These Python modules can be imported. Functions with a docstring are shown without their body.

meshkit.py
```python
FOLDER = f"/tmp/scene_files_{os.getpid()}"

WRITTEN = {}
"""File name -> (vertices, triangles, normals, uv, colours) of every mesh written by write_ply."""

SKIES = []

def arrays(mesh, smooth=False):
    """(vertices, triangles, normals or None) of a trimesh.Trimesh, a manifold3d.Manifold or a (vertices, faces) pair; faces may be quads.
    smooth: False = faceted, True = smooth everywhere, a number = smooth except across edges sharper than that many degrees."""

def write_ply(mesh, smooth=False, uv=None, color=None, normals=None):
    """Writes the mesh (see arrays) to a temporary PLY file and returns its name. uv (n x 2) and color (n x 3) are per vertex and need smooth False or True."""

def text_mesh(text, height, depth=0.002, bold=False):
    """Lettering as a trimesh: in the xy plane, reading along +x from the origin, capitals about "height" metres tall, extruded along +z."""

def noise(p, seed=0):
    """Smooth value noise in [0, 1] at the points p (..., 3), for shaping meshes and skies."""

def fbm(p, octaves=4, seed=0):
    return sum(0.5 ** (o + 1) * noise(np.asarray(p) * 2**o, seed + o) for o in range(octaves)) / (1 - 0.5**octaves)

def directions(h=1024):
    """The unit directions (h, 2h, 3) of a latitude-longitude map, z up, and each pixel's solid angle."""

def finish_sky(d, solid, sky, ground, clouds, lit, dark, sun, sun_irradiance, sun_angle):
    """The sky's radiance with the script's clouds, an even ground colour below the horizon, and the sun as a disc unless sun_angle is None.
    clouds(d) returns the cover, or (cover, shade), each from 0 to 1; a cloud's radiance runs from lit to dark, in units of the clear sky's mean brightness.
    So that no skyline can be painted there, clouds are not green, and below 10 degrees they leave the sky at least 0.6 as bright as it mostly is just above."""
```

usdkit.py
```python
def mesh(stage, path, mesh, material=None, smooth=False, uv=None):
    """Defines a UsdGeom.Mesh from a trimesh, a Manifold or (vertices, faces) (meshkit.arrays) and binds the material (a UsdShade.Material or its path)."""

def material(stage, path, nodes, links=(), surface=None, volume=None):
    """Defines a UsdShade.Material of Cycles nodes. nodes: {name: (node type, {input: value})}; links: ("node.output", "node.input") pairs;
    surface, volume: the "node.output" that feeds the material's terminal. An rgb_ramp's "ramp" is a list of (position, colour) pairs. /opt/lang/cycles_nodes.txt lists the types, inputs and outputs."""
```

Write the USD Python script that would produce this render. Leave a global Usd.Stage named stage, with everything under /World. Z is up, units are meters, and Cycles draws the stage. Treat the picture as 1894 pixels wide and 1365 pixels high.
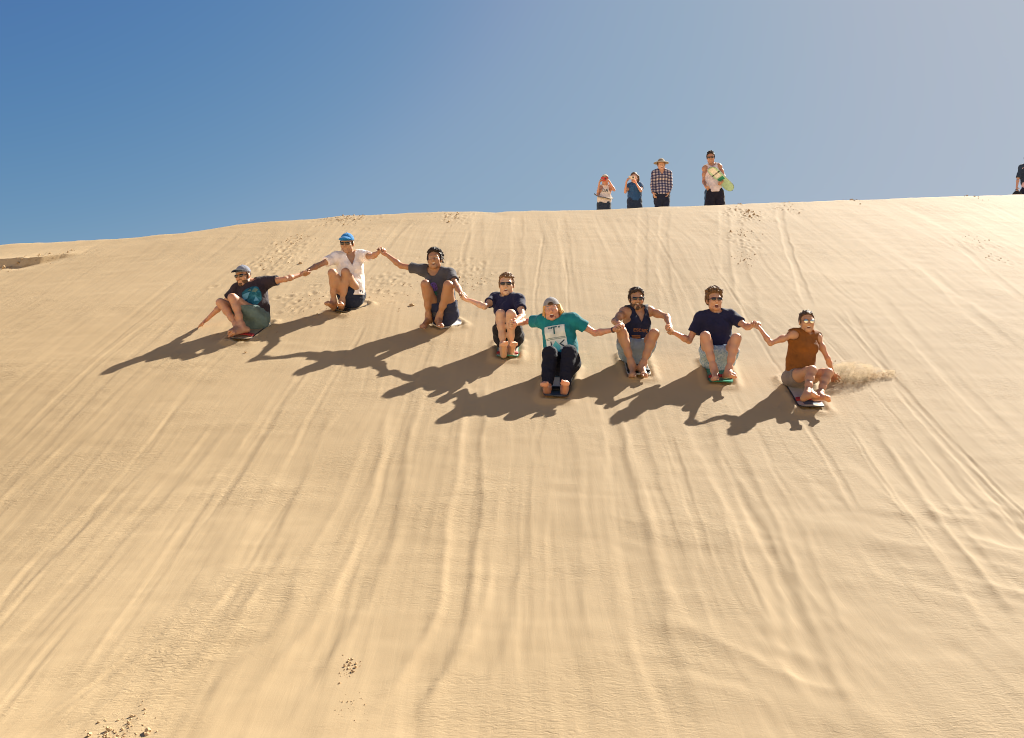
import math, random
import numpy as np
import trimesh, manifold3d, shapely
from shapely import affinity
from shapely.geometry import Polygon, Point, LineString
from scipy.spatial import cKDTree
from scipy.interpolate import RegularGridInterpolator, CubicSpline, PchipInterpolator
from pxr import Usd, UsdGeom, UsdLux, UsdShade, Gf, Sdf
import usdkit, meshkit

EXPO = 1.97; SKY = (0.05, 1.0, 1.0, 1.0); SUNI = 1.25; SUNC = (1, .94, .83); GX = .030; TRK = .175; BUMP = .009
SAND_A = (.405, .290, .156); SAND_B = (.463, .338, .190); CREST_K, SAG, FOOT = .14, .027, .0185
# the sky's channel response, from the physical sky to the photograph's
SKY_IN = .0933
SKY_R = [(0, 0), (.15, .08), (.2, .158), (.235, .242), (.30, .305), (.45, .41), (.7, .485), (1, .60)]
SKY_G = [(0, 0), (.2, .155), (.227, .195), (.30, .310), (.335, .368), (.42, .43), (.6, .50), (1, .65)]
SKY_B = [(0, 0), (.3, .36), (.371, .42), (.456, .485), (.50, .522), (.55, .54), (.65, .565), (1, .64)]
DUST = 17.0
stage = Usd.Stage.CreateInMemory()
UsdGeom.SetStageUpAxis(stage, 'Z'); UsdGeom.SetStageMetersPerUnit(stage, 1.0)
world = UsdGeom.Xform.Define(stage, '/World'); stage.SetDefaultPrim(world.GetPrim())
UsdGeom.Scope.Define(stage, '/World/Looks')

# ------------------------------------------------------------------ camera, sky, sun, exposure
PITCH, CAMZ, FOCAL, IMW, IMH = math.radians(10.0), 1.6, 1841.0, 1894.0, 1365.0
cam = UsdGeom.Camera.Define(stage, '/World/main_view')
cam.AddTranslateOp().Set(Gf.Vec3d(0, 0, CAMZ)); cam.AddRotateXOp().Set(90 + math.degrees(PITCH))
cam.CreateHorizontalApertureAttr(36.0); cam.CreateVerticalApertureAttr(36.0 * IMH / IMW)
cam.CreateFocalLengthAttr(36.0 * FOCAL / IMW); cam.CreateClippingRangeAttr(Gf.Vec2f(0.05, 5000))
cam.CreateExposureAttr(EXPO)
SUN = np.array([0.528, 0.486, 0.697]); SUN /= np.linalg.norm(SUN)
SUN_EL, SUN_ROT = math.asin(SUN[2]), math.atan2(SUN[0], SUN[1])
dome = UsdLux.DomeLight.Define(stage, '/World/sky'); dome.CreateIntensityAttr(1.0)
KD = SKY[0] * 2 ** EXPO                                  # what one unit of sky becomes in the picture
curve = lambda pts: [(t, (v, v, v)) for t in np.linspace(0, 1, 120) for v in [float(PchipInterpolator(*zip(*pts))(t))]]
sky_mat = usdkit.material(stage, '/World/Looks/sky_air', {
    's': ('sky_texture', {'sky_type': 'single_scattering', 'sun_disc': False, 'sun_elevation': SUN_EL, 'sun_rotation': SUN_ROT,
          'altitude': 20.0, 'air_density': SKY[1], 'aerosol_density': SKY[2], 'ozone_density': SKY[3]}),
    'k': ('vector_math', {'math_type': 'scale', 'scale': SKY_IN}), 'q': ('separate_color', {}),
    'r': ('rgb_ramp', {'ramp': curve(SKY_R)}), 'g': ('rgb_ramp', {'ramp': curve(SKY_G)}), 'bl': ('rgb_ramp', {'ramp': curve(SKY_B)}),
    'c': ('combine_color', {}), 'k2': ('vector_math', {'math_type': 'scale', 'scale': 1 / KD}),
    'b': ('background_shader', {'strength': SKY[0]})},
    [('s.color', 'k.vector1'), ('k.vector', 'q.color'), ('q.r', 'r.fac'), ('q.g', 'g.fac'), ('q.b', 'bl.fac'), ('r.color', 'c.r'), ('g.color', 'c.g'), ('bl.color', 'c.b'), ('c.color', 'k2.vector1'), ('k2.vector', 'b.color')], surface='b.background')
UsdShade.MaterialBindingAPI.Apply(dome.GetPrim()).Bind(sky_mat)
dome.GetPrim().SetCustomDataByKey('kind', 'structure')
sun = UsdLux.DistantLight.Define(stage, '/World/sun')
sun.CreateNormalizeAttr(True); sun.CreateIntensityAttr(SUNI); sun.CreateAngleAttr(0.53); sun.CreateColorAttr(Gf.Vec3f(*SUNC))
q = Gf.Rotation(Gf.Vec3d(0, 0, 1), Gf.Vec3d(*map(float, SUN))).GetQuat()
sun.AddOrientOp().Set(Gf.Quatf(q.GetReal(), Gf.Vec3f(q.GetImaginary())))

# ------------------------------------------------------------------ bookkeeping helpers
used_names = {}
def numbered(name, parent='/World'):
    k = used_names.get((parent, name), 0); used_names[(parent, name)] = k + 1
    return name if k == 0 else f'{name}_{k:03d}'
def tag(prim, label=None, category=None, group=None, kind=None):
    prim = prim.GetPrim() if hasattr(prim, 'GetPrim') else prim
    for k, v in (('label', label), ('category', category), ('group', group), ('kind', kind)):
        if v: prim.SetCustomDataByKey(k, v)
    return prim
def obj(name, mesh, mat, parent='/World', smooth=40, color=None, origin=None):
    parent = str(parent.GetPath()) if hasattr(parent, 'GetPath') else parent
    if origin is not None:
        v, f, n = meshkit.arrays(mesh, False); mesh = (v - origin, f)
    g = usdkit.mesh(stage, f'{parent}/{numbered(name, parent)}', mesh, mat, smooth=smooth)
    if color is not None:
        UsdGeom.PrimvarsAPI(g).CreatePrimvar('tint', Sdf.ValueTypeNames.Color3fArray, 'vertex').Set(color)
    return g.GetPrim()
def thing(name, loc, label, category, group=None):
    x = UsdGeom.Xform.Define(stage, '/World/' + numbered(name)); x.AddTranslateOp().Set(Gf.Vec3d(*map(float, loc)))
    return tag(x, label, category, group)
_mats = {}
def mat(name, nodes, links=(), surface='p.BSDF', volume=None):
    if name not in _mats: _mats[name] = usdkit.material(stage, '/World/Looks/' + name, nodes, links, surface=surface, volume=volume)
    return _mats[name]
def unproject(px):
    a = (px[0] - IMW / 2) / FOCAL; b = (IMH / 2 - px[1]) / FOCAL
    return np.array([a, math.cos(PITCH) - b * math.sin(PITCH), math.sin(PITCH) + b * math.cos(PITCH)])
CAM = np.array([0, 0, CAMZ])

# ------------------------------------------------------------------ the dune
T30, Y0 = math.tan(math.radians(30)), 7.8
def recede(x): return np.where(x < 0, 0.026, 0.009) * np.maximum(0, np.abs(x) - 3.1) ** 2 / (1 + 0.05 * np.maximum(0, np.abs(x) - 7))
def flank(x, y): return CAMZ + T30 * (y - Y0 - recede(x)) + FOOT * np.clip(10.9 - y, 0, 7.4) ** 2
def smin(a, b, k):
    h = np.clip(0.5 + 0.5 * (b - a) / k, 0, 1); return b + (a - b) * h - k * h * (1 - h)
def nz(x, y, sx, sy, seed, octaves=3):
    return meshkit.fbm(np.stack([x / sx + 31.7, y / sy + 17.3, np.zeros_like(x) + 0.37 * seed], -1), octaves, seed) * 2 - 1
def on_flank(px, off=0.0):
    r = unproject(px); t = 10.0
    for _ in range(60):
        p = CAM + r * t; e = flank(p[0], p[1]) + off - p[2]; t += e / (r[2] - T30 * r[1] + 1e-9) * 0.9
    return CAM + r * t
CREST_PX = [(-500,498),(-200,472),(0,452),(130,446),(240,440),(340,430),(480,411),(600,402),(680,397),(760,393),(870,391),(940,391),(1100,388),(1200,383),(1260,381),(1316,379),(1380,376),(1480,373),(1600,369),(1700,365),(1800,362),(1894,359)]
crest = np.array([on_flank(p) for p in CREST_PX])
cx = np.concatenate([[-400, -70], crest[:, 0], [20, 50, 400]]); cz = np.concatenate([[2.2, 3.0], crest[:, 2], [crest[-1, 2] + .35, crest[-1, 2] + .2, 6.0]])
order = np.argsort(cx); cx, cz = cx[order], cz[order]
crest_spline = None
def crest_z(x): return np.interp(x, cx, cz)
def left_sag(x, y):
    q = np.clip((11.8 - y) / 6.0, 0, 1); q = q * q * (3 - 2 * q); return SAG * np.maximum(0, -x - .3) ** 2 * q / (1 + .10 * np.maximum(0, -x - 4))
def base(x, y):
    z = flank(x, y) - left_sag(x, y); zc = crest_z(x)
    yc = (zc - CAMZ) / T30 + Y0 + recede(x)
    top = zc - 0.03 * (y - yc)
    top = np.where(y - yc > 14, top - 0.02 * np.maximum(y - yc - 14, 0) ** 1.2, top)
    z = smin(z, top, CREST_K)
    return -smin(-z, -np.maximum(-0.02 + 0 * z, -0.02), 0.5)

for _ in range(4):                                        # the rounded brow shows where the photograph's crest line is
    for i, p in enumerate(CREST_PX):
        r = unproject(p); ys_ = np.linspace(12, 34, 500); xs_ = ys_ * r[0] / r[1]
        z_ = base(xs_, ys_); e = (z_ - CAMZ) / ys_; k = np.argmax(e); j = np.argmin(np.abs(cx - crest[i, 0]))
        cz[j] += (r[2] / r[1] - e[k]) * ys_[k]
CREST_TOP = {}
# sand tracks: (points read off the slope, half width, depth, berm)
TRACKS = [
 ([(1020,770),(1045,960),(1045,1150),(1060,1290),(1075,1365)], .10, .022, .4),
 ([(1118,720),(1145,860),(1165,960),(1185,1080),(1200,1170),(1240,1290),(1265,1365)], .09, .05, .8),
 ([(1165,720),(1200,880),(1225,960),(1260,1080),(1300,1180)], .07, .03, .8),
 ([(1280,740),(1345,900),(1400,1010),(1430,1080),(1460,1150),(1490,1230),(1530,1300),(1560,1365)], .10, .055, .8),
 ([(1330,790),(1370,880),(1410,970),(1450,1060),(1500,1160),(1540,1240),(1620,1330)], .09, .045, .7),
 ([(1400,870),(1440,930),(1480,1020),(1520,1130),(1580,1230)], .07, .03, .8),
 ([(1510,860),(1580,980),(1660,1080),(1700,1150)], .08, .03, .6),
 ([(1590,770),(1700,950),(1800,1080),(1894,1200)], .09, .045, .8),
 ([(1640,800),(1730,930),(1830,1060),(1894,1130)], .05, .03, .8),
 ([(1690,790),(1790,920),(1894,1040)], .08, .04, .8),
 ([(1620,540),(1760,700),(1894,830)], .09, .03, .6),
 ([(1700,480),(1800,580),(1894,660)], .09, .03, .6),
 ([(1560,560),(1640,680),(1720,790)], .06, .025, .7),
 ([(1745,430),(1850,520),(1894,560)], .07, .03, .7),
 ([(880,700),(872,820),(862,940),(850,1050),(832,1150),(790,1230),(740,1310),(700,1365)], .09, .06, 1.0),
 ([(750,740),(725,870),(695,1000),(643,1110),(602,1174),(547,1240),(477,1325),(420,1365)], .11, .055, .9),
 ([(700,790),(670,880),(630,960),(560,1080)], .08, .03, .8),
 ([(955,900),(948,980),(935,1050),(915,1150),(880,1230),(800,1330)], .09, .04, .8),
 ([(600,750),(560,830),(500,950),(430,1080)], .09, .035, .8),
 ([(540,960),(499,1020),(470,1060),(425,1110),(380,1180)], .08, .035, .8),
 ([(560,1020),(500,1110),(480,1150),(420,1200),(330,1290),(250,1365)], .10, .045, .8),
 ([(330,1150),(251,1214),(110,1300),(0,1362)], .07, .045, .8),
 ([(300,1130),(200,1215),(90,1290),(0,1345)], .05, .03, .8),
 ([(300,800),(150,930),(60,1000),(0,1052)], .07, .03, .8),
 ([(260,700),(150,790),(0,890)], .08, .03, .8),
 ([(420,760),(330,860),(200,980),(60,1110),(0,1165)], .08, .03, .8),
 ([(540,700),(480,790),(400,900),(300,1020)], .08, .028, .8),
 ([(885,395),(882,470),(872,560),(850,640)], .10, .03, .7),
 ([(958,395),(955,520),(950,640)], .09, .03, .7),
 ([(1190,386),(1185,560)], .08, .028, .7),
 ([(1232,385),(1230,520),(1240,590)], .08, .03, .7),
 ([(1338,380),(1345,560)], .08, .03, .7),
 ([(1375,380),(1362,440),(1380,540),(1400,620)], .10, .03, .8),
 ([(1442,380),(1455,450),(1480,520),(1500,570)], .06, .045, .8),
 ([(1040,395),(1050,500),(1060,560)], .08, .026, .7),
 ([(760,400),(700,470),(660,520)], .08, .03, .7),
 ([(620,405),(560,440),(500,490),(420,560)], .10, .03, .8),
 ([(700,640),(780,600),(820,570)], .03, .02, .6),
]
rt = np.random.default_rng(17)
for _ in range(48):                                        # faint runs that fan out from below the crest
    px0 = rt.uniform(-250, 2150); y_a, y_b = sorted(rt.uniform(420, 1400, 2)); 
    if y_b - y_a < 260: y_b = y_a + 260
    line = []
    for yy in np.linspace(y_a, y_b, 5): line.append((1010 + (px0 - 1010) * (yy - 12) / 900 + rt.normal(0, 3), yy))
    TRACKS.append((line, rt.uniform(.018, .05), rt.uniform(.012, .032), rt.uniform(.3, 1.0)))
bx = np.concatenate([np.arange(0, 5.0, GX * .5), np.arange(5.0, 11.5, GX)])
ext = 11.5 + np.cumsum(0.05 * 1.17 ** np.arange(1, 52)); bx = np.concatenate([bx, ext[ext < 600]])
gx = np.concatenate([-bx[:0:-1], bx])
by = [np.arange(5.0, 8.5, GX * 1.1), np.arange(8.5, 14.5, GX * 1.3), np.arange(14.5, 21.0, GX * 1.8)]
lo = 5.0 - np.cumsum(0.05 * 1.2 ** np.arange(1, 48)); lo = lo[lo > -600][::-1]
hi = 21.0 + np.cumsum(0.05 * 1.2 ** np.arange(0, 46)); hi = hi[hi < 600]
gy = np.concatenate([lo] + by + [hi])
XX, YY = np.meshgrid(gx, gy)
near = (np.abs(XX) < 12) & (YY > 4) & (YY < 23)
fade = np.clip((12.0 - np.abs(XX)) / 1.5, 0, 1) * np.clip((YY - 3.5) / 1.0, 0, 1) * np.clip((23.5 - YY) / 1.5, 0, 1)
x, y = XX[near], YY[near]
at_foot = y < 10.4
D = np.zeros_like(x)
slope_mask = np.clip((crest_z(x) - 0.15 - flank(x, y)) / 0.5, 0, 1)
wx = x + 0.25 * nz(x, y, 1.5, 2.5, 3, 2)
D += 0.013 * nz(wx, y, 0.55, 6.0, 11, 3) * slope_mask                 # broad runs down the fall line
D += 0.0065 * nz(wx, y, 0.10, 3.0, 12, 3) * slope_mask
D += 0.006 * nz(x, y, 0.35, 0.14, 13, 3)                              # soft lumps
low = np.clip((9.6 - y[at_foot]) / 2.2, 0, 1)
D[at_foot] += 0.028 * nz(x[at_foot] + 0.3 * nz(x[at_foot], y[at_foot], .5, .5, 20, 2), y[at_foot], 0.9, 1.8, 14, 3) * low
# crinkled avalanche skin in patches between the runs
wy = y + .10 * nz(x, y, .22, .5, 23, 2)
crink = 1 - np.abs(nz(x, wy, .26, .075, 24, 3)) * 2
D += 0.0028 * crink * np.clip(nz(x, y, .55, 2.4, 25, 2) * 2.4 + .1, 0, 1) * slope_mask
# slumped waves with sharp crests towards the foot and both corners
xf, yf = x[at_foot], y[at_foot]
def waves(ca, sx, sy, seed):
    u, v = xf * ca[0] + yf * ca[1], -xf * ca[1] + yf * ca[0]
    n = nz(u + .30 * nz(xf, yf, .6, .6, seed + 1, 2), v + .16 * nz(xf, yf, .5, .5, seed + 2, 2), sx, sy, seed, 3); return (1 - np.abs(n) * 2.2)
patch = np.clip(nz(xf, yf, 1.0, 1.0, 16, 2) * 2.4 + .05 + .07 * np.abs(xf), 0, 1) * np.clip((8.3 + .22 * np.abs(xf) - yf) / 1.5, 0, 1)
D[at_foot] += patch * (.020 * waves((.83, -.55), 1.1, .42, 200) * np.clip(.4 + .6 * xf, 0, 1) + .018 * waves((.88, .47), 1.3, .45, 210) * np.clip(.4 - .6 * xf, 0, 1))
for k, (pts, w, dep, berm) in enumerate(TRACKS):
    P3 = np.array([on_flank(p) for p in pts])[:, :2]
    t = np.concatenate([[0], np.cumsum(np.linalg.norm(np.diff(P3, axis=0), axis=1))])
    cs = CubicSpline(t, P3) if len(t) > 2 else None
    tt = np.arange(0, t[-1], 0.03)
    line = cs(tt) if cs is not None else np.stack([np.interp(tt, t, P3[:, 0]), np.interp(tt, t, P3[:, 1])], 1)
    tang = np.gradient(line, axis=0); tang /= np.linalg.norm(tang, axis=1, keepdims=True)
    wig = nz(tt, tt * 0, .5, 1, 40 + k, 3) * .035
    line = line + np.stack([-tang[:, 1], tang[:, 0]], 1) * wig[:, None]
    box = (x > line[:, 0].min() - .6) & (x < line[:, 0].max() + .6) & (y > line[:, 1].min() - .6) & (y < line[:, 1].max() + .6)
    ii = np.nonzero(box)[0]
    d, j = cKDTree(line).query(np.stack([x[ii], y[ii]], 1), distance_upper_bound=5 * w)
    ok = np.isfinite(d); ii, d, j = ii[ok], d[ok], j[ok]
    rel = np.stack([x[ii], y[ii]], 1) - line[j]; side = np.sign(rel[:, 0] * tang[j, 1] - rel[:, 1] * tang[j, 0])
    s = tt[j]; endf = np.clip(s / .6, 0, 1) * np.clip((tt[-1] - s) / .6, 0, 1)
    ww = w * (1 + .35 * nz(s, s * 0, .7, 1, 80 + k, 2))
    bamp = berm * np.clip(.75 + .9 * nz(s, side * 3.1, .35, 1, 120 + k, 3), 0, 2)
    prof = -np.exp(-(d / ww) ** 4) + bamp * .75 * np.exp(-((d - 1.35 * ww) / (.42 * ww)) ** 2)
    sc_ = .5 * np.clip(nz(s, side * 0, .9, 1, 160 + k, 2) * 2.2, -1, 1); sg_ = np.where(sc_ > 0, 1, -1)
    step = np.clip((d * side * sg_ - ww * 1.1) / .02 + .5, 0, 1) * np.exp(-np.maximum(d - ww, 0) / (2.2 * ww))
    D[ii] += TRK * dep * (prof + 1.1 * np.abs(sc_) * step) * endf
# local marks: trodden clusters (pixel centre, radius in m, pits)
rng = np.random.default_rng(5)
PITS = [((1380,398),.45,26),((1372,450),.35,14),((530,465),.55,34),((500,490),.45,22),((650,405),.6,26),((835,402),.4,16),((560,560),.5,26),((720,520),.6,34),((850,500),.5,22),((1445,385),.3,12),((1820,460),.35,10),((1850,480),.25,6)]
for (px, r, npit) in PITS:
    c = on_flank(px)
    for _ in range(int(npit * 1.6)):
        a, b = rng.normal(0, r * .5), rng.normal(0, r * .9); rr = rng.uniform(.024, .050)
        ii = np.nonzero((np.abs(x - c[0] - a) < .2) & (np.abs(y - c[1] - b) < .3))[0]
        d = np.hypot(x[ii] - c[0] - a, (y[ii] - c[1] - b) * .8) / rr
        D[ii] += -.011 * np.exp(-d ** 2) + .006 * np.exp(-((d - 1.5) / .5) ** 2)
# cut bank at the far left
sc = np.array([on_flank(p) for p in [(-60,497),(0,491),(40,491),(75,486),(100,480),(130,474),(150,470)]])
ys = np.interp(x, sc[:, 0], sc[:, 1]) + .10 * nz(x, y * 0, .22, 1, 60, 3)
hs = np.interp(x, sc[:, 0], [.13, .12, .13, .11, .08, .04, 0]) * np.where(x > sc[-1, 0], 0, 1)
dy = y - ys
D += hs * np.clip(dy / .05, 0, 1) * np.exp(-np.maximum(dy, 0) / .45) - .2 * hs * np.exp(-((dy + .12) / .12) ** 2)
# crest line unevenness
D += .03 * nz(x, y, .5, 1.2, 70, 4) * np.clip(1 - np.abs(crest_z(x) - flank(x, y)) / .4, 0, 1)

# joints of the eight sliders in metres (a = the viewer's left side, b = right)
JOINTS = {
 1: dict(P=(-3.300,12.520,4.473), N=(-3.376,12.499,4.921), Hd=(-3.471,12.450,5.013), sa=(-3.553,12.489,4.848), ea=(-3.768,12.585,4.659), wa=(-3.962,12.617,4.476), sb=(-3.189,12.540,4.956), eb=(-2.918,12.421,4.964), wb=(-2.744,12.590,5.077), ha=(-3.383,12.570,4.475), hb=(-3.224,12.466,4.460), ka=(-3.698,12.303,4.622), aa=(-3.444,12.225,4.289), ta=(-3.501,12.080,4.204), kb=(-3.534,12.240,4.671), ab=(-3.376,12.202,4.277), tb=(-3.467,12.082,4.183), mb=(-2.696,12.649,5.112), ma=(-4.027,12.630,4.426), s=1.014),
 2: dict(P=(-2.198,13.284,4.958), N=(-2.242,13.223,5.511), Hd=(-2.265,13.173,5.671), sa=(-2.413,13.123,5.458), ea=(-2.603,12.938,5.296), wa=(-2.693,12.715,5.167), sb=(-2.072,13.273,5.532), eb=(-1.886,13.040,5.453), wb=(-1.765,12.797,5.448), ha=(-2.271,13.223,4.943), hb=(-2.123,13.347,4.986), ka=(-2.396,12.854,5.167), aa=(-2.410,13.089,4.794), ta=(-2.450,12.911,4.773), kb=(-2.242,12.974,5.209), ab=(-2.306,13.118,4.800), tb=(-2.289,12.938,4.772), ma=(-2.696,12.649,5.112), mb=(-1.728,12.720,5.446), s=1.047),
 3: dict(P=(-0.893,12.568,4.541), N=(-0.975,12.502,5.078), Hd=(-1.002,12.451,5.232), sa=(-1.159,12.539,5.119), ea=(-1.458,12.631,5.203), wa=(-1.673,12.689,5.384), sb=(-0.797,12.376,5.019), eb=(-0.695,12.154,4.799), wb=(-0.623,11.921,4.642), ha=(-0.985,12.614,4.571), hb=(-0.798,12.533,4.534), ka=(-1.098,12.253,4.849), aa=(-1.072,12.508,4.466), ta=(-1.128,12.372,4.344), kb=(-0.807,12.161,4.814), ab=(-0.936,12.404,4.440), tb=(-0.899,12.251,4.331), ma=(-1.728,12.720,5.446), mb=(-0.594,11.851,4.585), s=1.094),
 4: dict(P=(-0.047,11.779,4.066), N=(-0.059,11.740,4.547), Hd=(-0.066,11.688,4.692), sa=(-0.201,11.867,4.572), ea=(-0.331,11.650,4.416), wa=(-0.528,11.805,4.538), sb=(0.082,11.606,4.485), eb=(0.123,11.410,4.245), wb=(0.034,11.185,4.114), ha=(-0.122,11.844,4.084), hb=(0.029,11.716,4.063), ka=(-0.134,11.442,4.274), aa=(-0.101,11.432,3.843), ta=(-0.094,11.256,3.886), kb=(-0.013,11.311,4.241), ab=(-0.013,11.534,3.871), tb=(0.019,11.360,3.907), ma=(-0.594,11.851,4.585), mb=(-0.002,11.110,4.083), s=1.036),
 5: dict(P=(0.564,11.008,3.611), N=(0.511,10.998,4.094), Hd=(0.448,10.941,4.208), sa=(0.341,11.028,4.096), ea=(0.151,11.249,4.144), wa=(0.031,11.040,4.066), sb=(0.684,10.938,4.091), eb=(0.937,11.004,3.952), wb=(1.142,10.841,3.956), ha=(0.471,11.022,3.607), hb=(0.656,10.977,3.611), ka=(0.410,10.593,3.646), aa=(0.375,10.483,3.234), ta=(0.346,10.312,3.266), kb=(0.618,10.546,3.644), ab=(0.559,10.460,3.229), tb=(0.560,10.290,3.273), ma=(-0.002,11.110,4.083), mb=(1.195,10.782,3.968), s=1.006),
 6: dict(P=(1.437,11.353,3.811), N=(1.457,11.319,4.273), Hd=(1.447,11.267,4.405), sa=(1.299,11.261,4.255), ea=(1.168,11.065,4.104), wa=(1.209,10.838,4.018), sb=(1.615,11.385,4.297), eb=(1.787,11.196,4.185), wb=(1.784,11.003,4.032), ha=(1.345,11.339,3.798), hb=(1.525,11.369,3.817), ka=(1.237,10.978,3.961), aa=(1.347,10.989,3.576), ta=(1.330,10.870,3.459), kb=(1.602,10.983,3.939), ab=(1.456,10.984,3.563), tb=(1.472,10.855,3.456), ma=(1.195,10.782,3.968), mb=(1.766,10.949,3.982), s=0.957),
 7: dict(P=(2.354,11.174,3.699), N=(2.331,11.132,4.193), Hd=(2.315,11.085,4.348), sa=(2.159,11.111,4.147), ea=(2.021,11.142,3.893), wa=(1.825,10.996,3.958), sb=(2.509,11.159,4.186), eb=(2.652,10.983,4.019), wb=(2.663,10.736,3.982), ha=(2.262,11.194,3.686), hb=(2.448,11.177,3.678), ka=(2.151,10.845,3.880), aa=(2.226,10.787,3.490), ta=(2.200,10.655,3.386), kb=(2.481,10.799,3.848), ab=(2.371,10.757,3.461), tb=(2.394,10.598,3.406), ma=(1.766,10.949,3.982), mb=(2.676,10.661,3.981), s=0.97),
 8: dict(P=(3.124,10.673,3.409), N=(3.201,10.630,3.853), Hd=(3.207,10.580,3.982), sa=(3.042,10.572,3.839), ea=(2.795,10.554,3.743), wa=(2.691,10.611,3.938), sb=(3.344,10.687,3.832), eb=(3.440,10.662,3.597), wb=(3.538,10.813,3.450), ha=(3.041,10.669,3.382), hb=(3.204,10.704,3.402), ka=(3.152,10.307,3.401), aa=(3.029,10.109,3.114), ta=(3.062,9.958,3.098), kb=(3.332,10.346,3.382), ab=(3.170,10.150,3.111), tb=(3.213,10.008,3.066), ma=(2.676,10.661,3.981), mb=(3.565,10.864,3.406), s=0.889),
}
NOSE_PX = {1: (437, 634), 2: (622, 581), 3: (799, 607), 4: (938, 666), 5: (1025, 742), 6: (1184, 701), 7: (1335, 715), 8: (1506, 762)}
FN = np.array([0, -.5, math.sqrt(.75)])          # the flank's normal
def to_flank(p): p = np.asarray(p, float); return p - FN * np.dot(FN, p - np.array([p[0], p[1], flank(p[0], p[1])]))
BOARDS, BOARD_PLACES = {}, []
for k, Jk in JOINTS.items():
    nose = on_flank(NOSE_PX[k]); seat = to_flank(Jk['P']); d = nose - seat; L = np.linalg.norm(d); d /= L
    tail = seat - d * .26; Lb = L + .26
    BOARDS[k] = ((nose + tail) / 2, d, Lb, .27)
    h = math.hypot(d[0], d[1]); BOARD_PLACES.append((((nose + tail) / 2)[:2], (d[0] / h, d[1] / h), Lb, .27))
# calm the sand under each board and bank a little of it against the sides
for (bc, bd, bl, bw) in BOARD_PLACES:
    rx, ry = x - bc[0], y - bc[1]; ca, sa = bd
    along, across = rx * ca + ry * sa, -rx * sa + ry * ca
    q = np.maximum(np.abs(along) - bl * .5 * .866, 0) ** 2 + np.maximum(np.abs(across) - bw * .5, 0) ** 2
    D *= 1 - np.exp(-q / .22 ** 2)
    e = np.sqrt((np.maximum(np.abs(along) - bl * .40, 0)) ** 2 + np.maximum(np.abs(across) - bw * .42, 0) ** 2)
    D += np.where(q < 1, .038 * np.exp(-((e - .06) / .05) ** 2) * (1 + .9 * nz(x, y, .10, .10, 90, 3)) - .012 * np.exp(-(e / .05) ** 2), 0)
ZZ = base(XX, YY)
Dfull = np.zeros_like(XX); Dfull[near] = D; Dfull *= fade
ZZ = ZZ + Dfull
ground_at = RegularGridInterpolator((gy, gx), ZZ, bounds_error=False, fill_value=None)
def gz(px_, py_): return float(ground_at([[py_, px_]])[0])
ny, nx = XX.shape
idx = np.arange(ny * nx).reshape(ny, nx)
quads = np.stack([idx[:-1, :-1].ravel(), idx[:-1, 1:].ravel(), idx[1:, 1:].ravel(), idx[1:, :-1].ravel()], 1)
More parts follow.
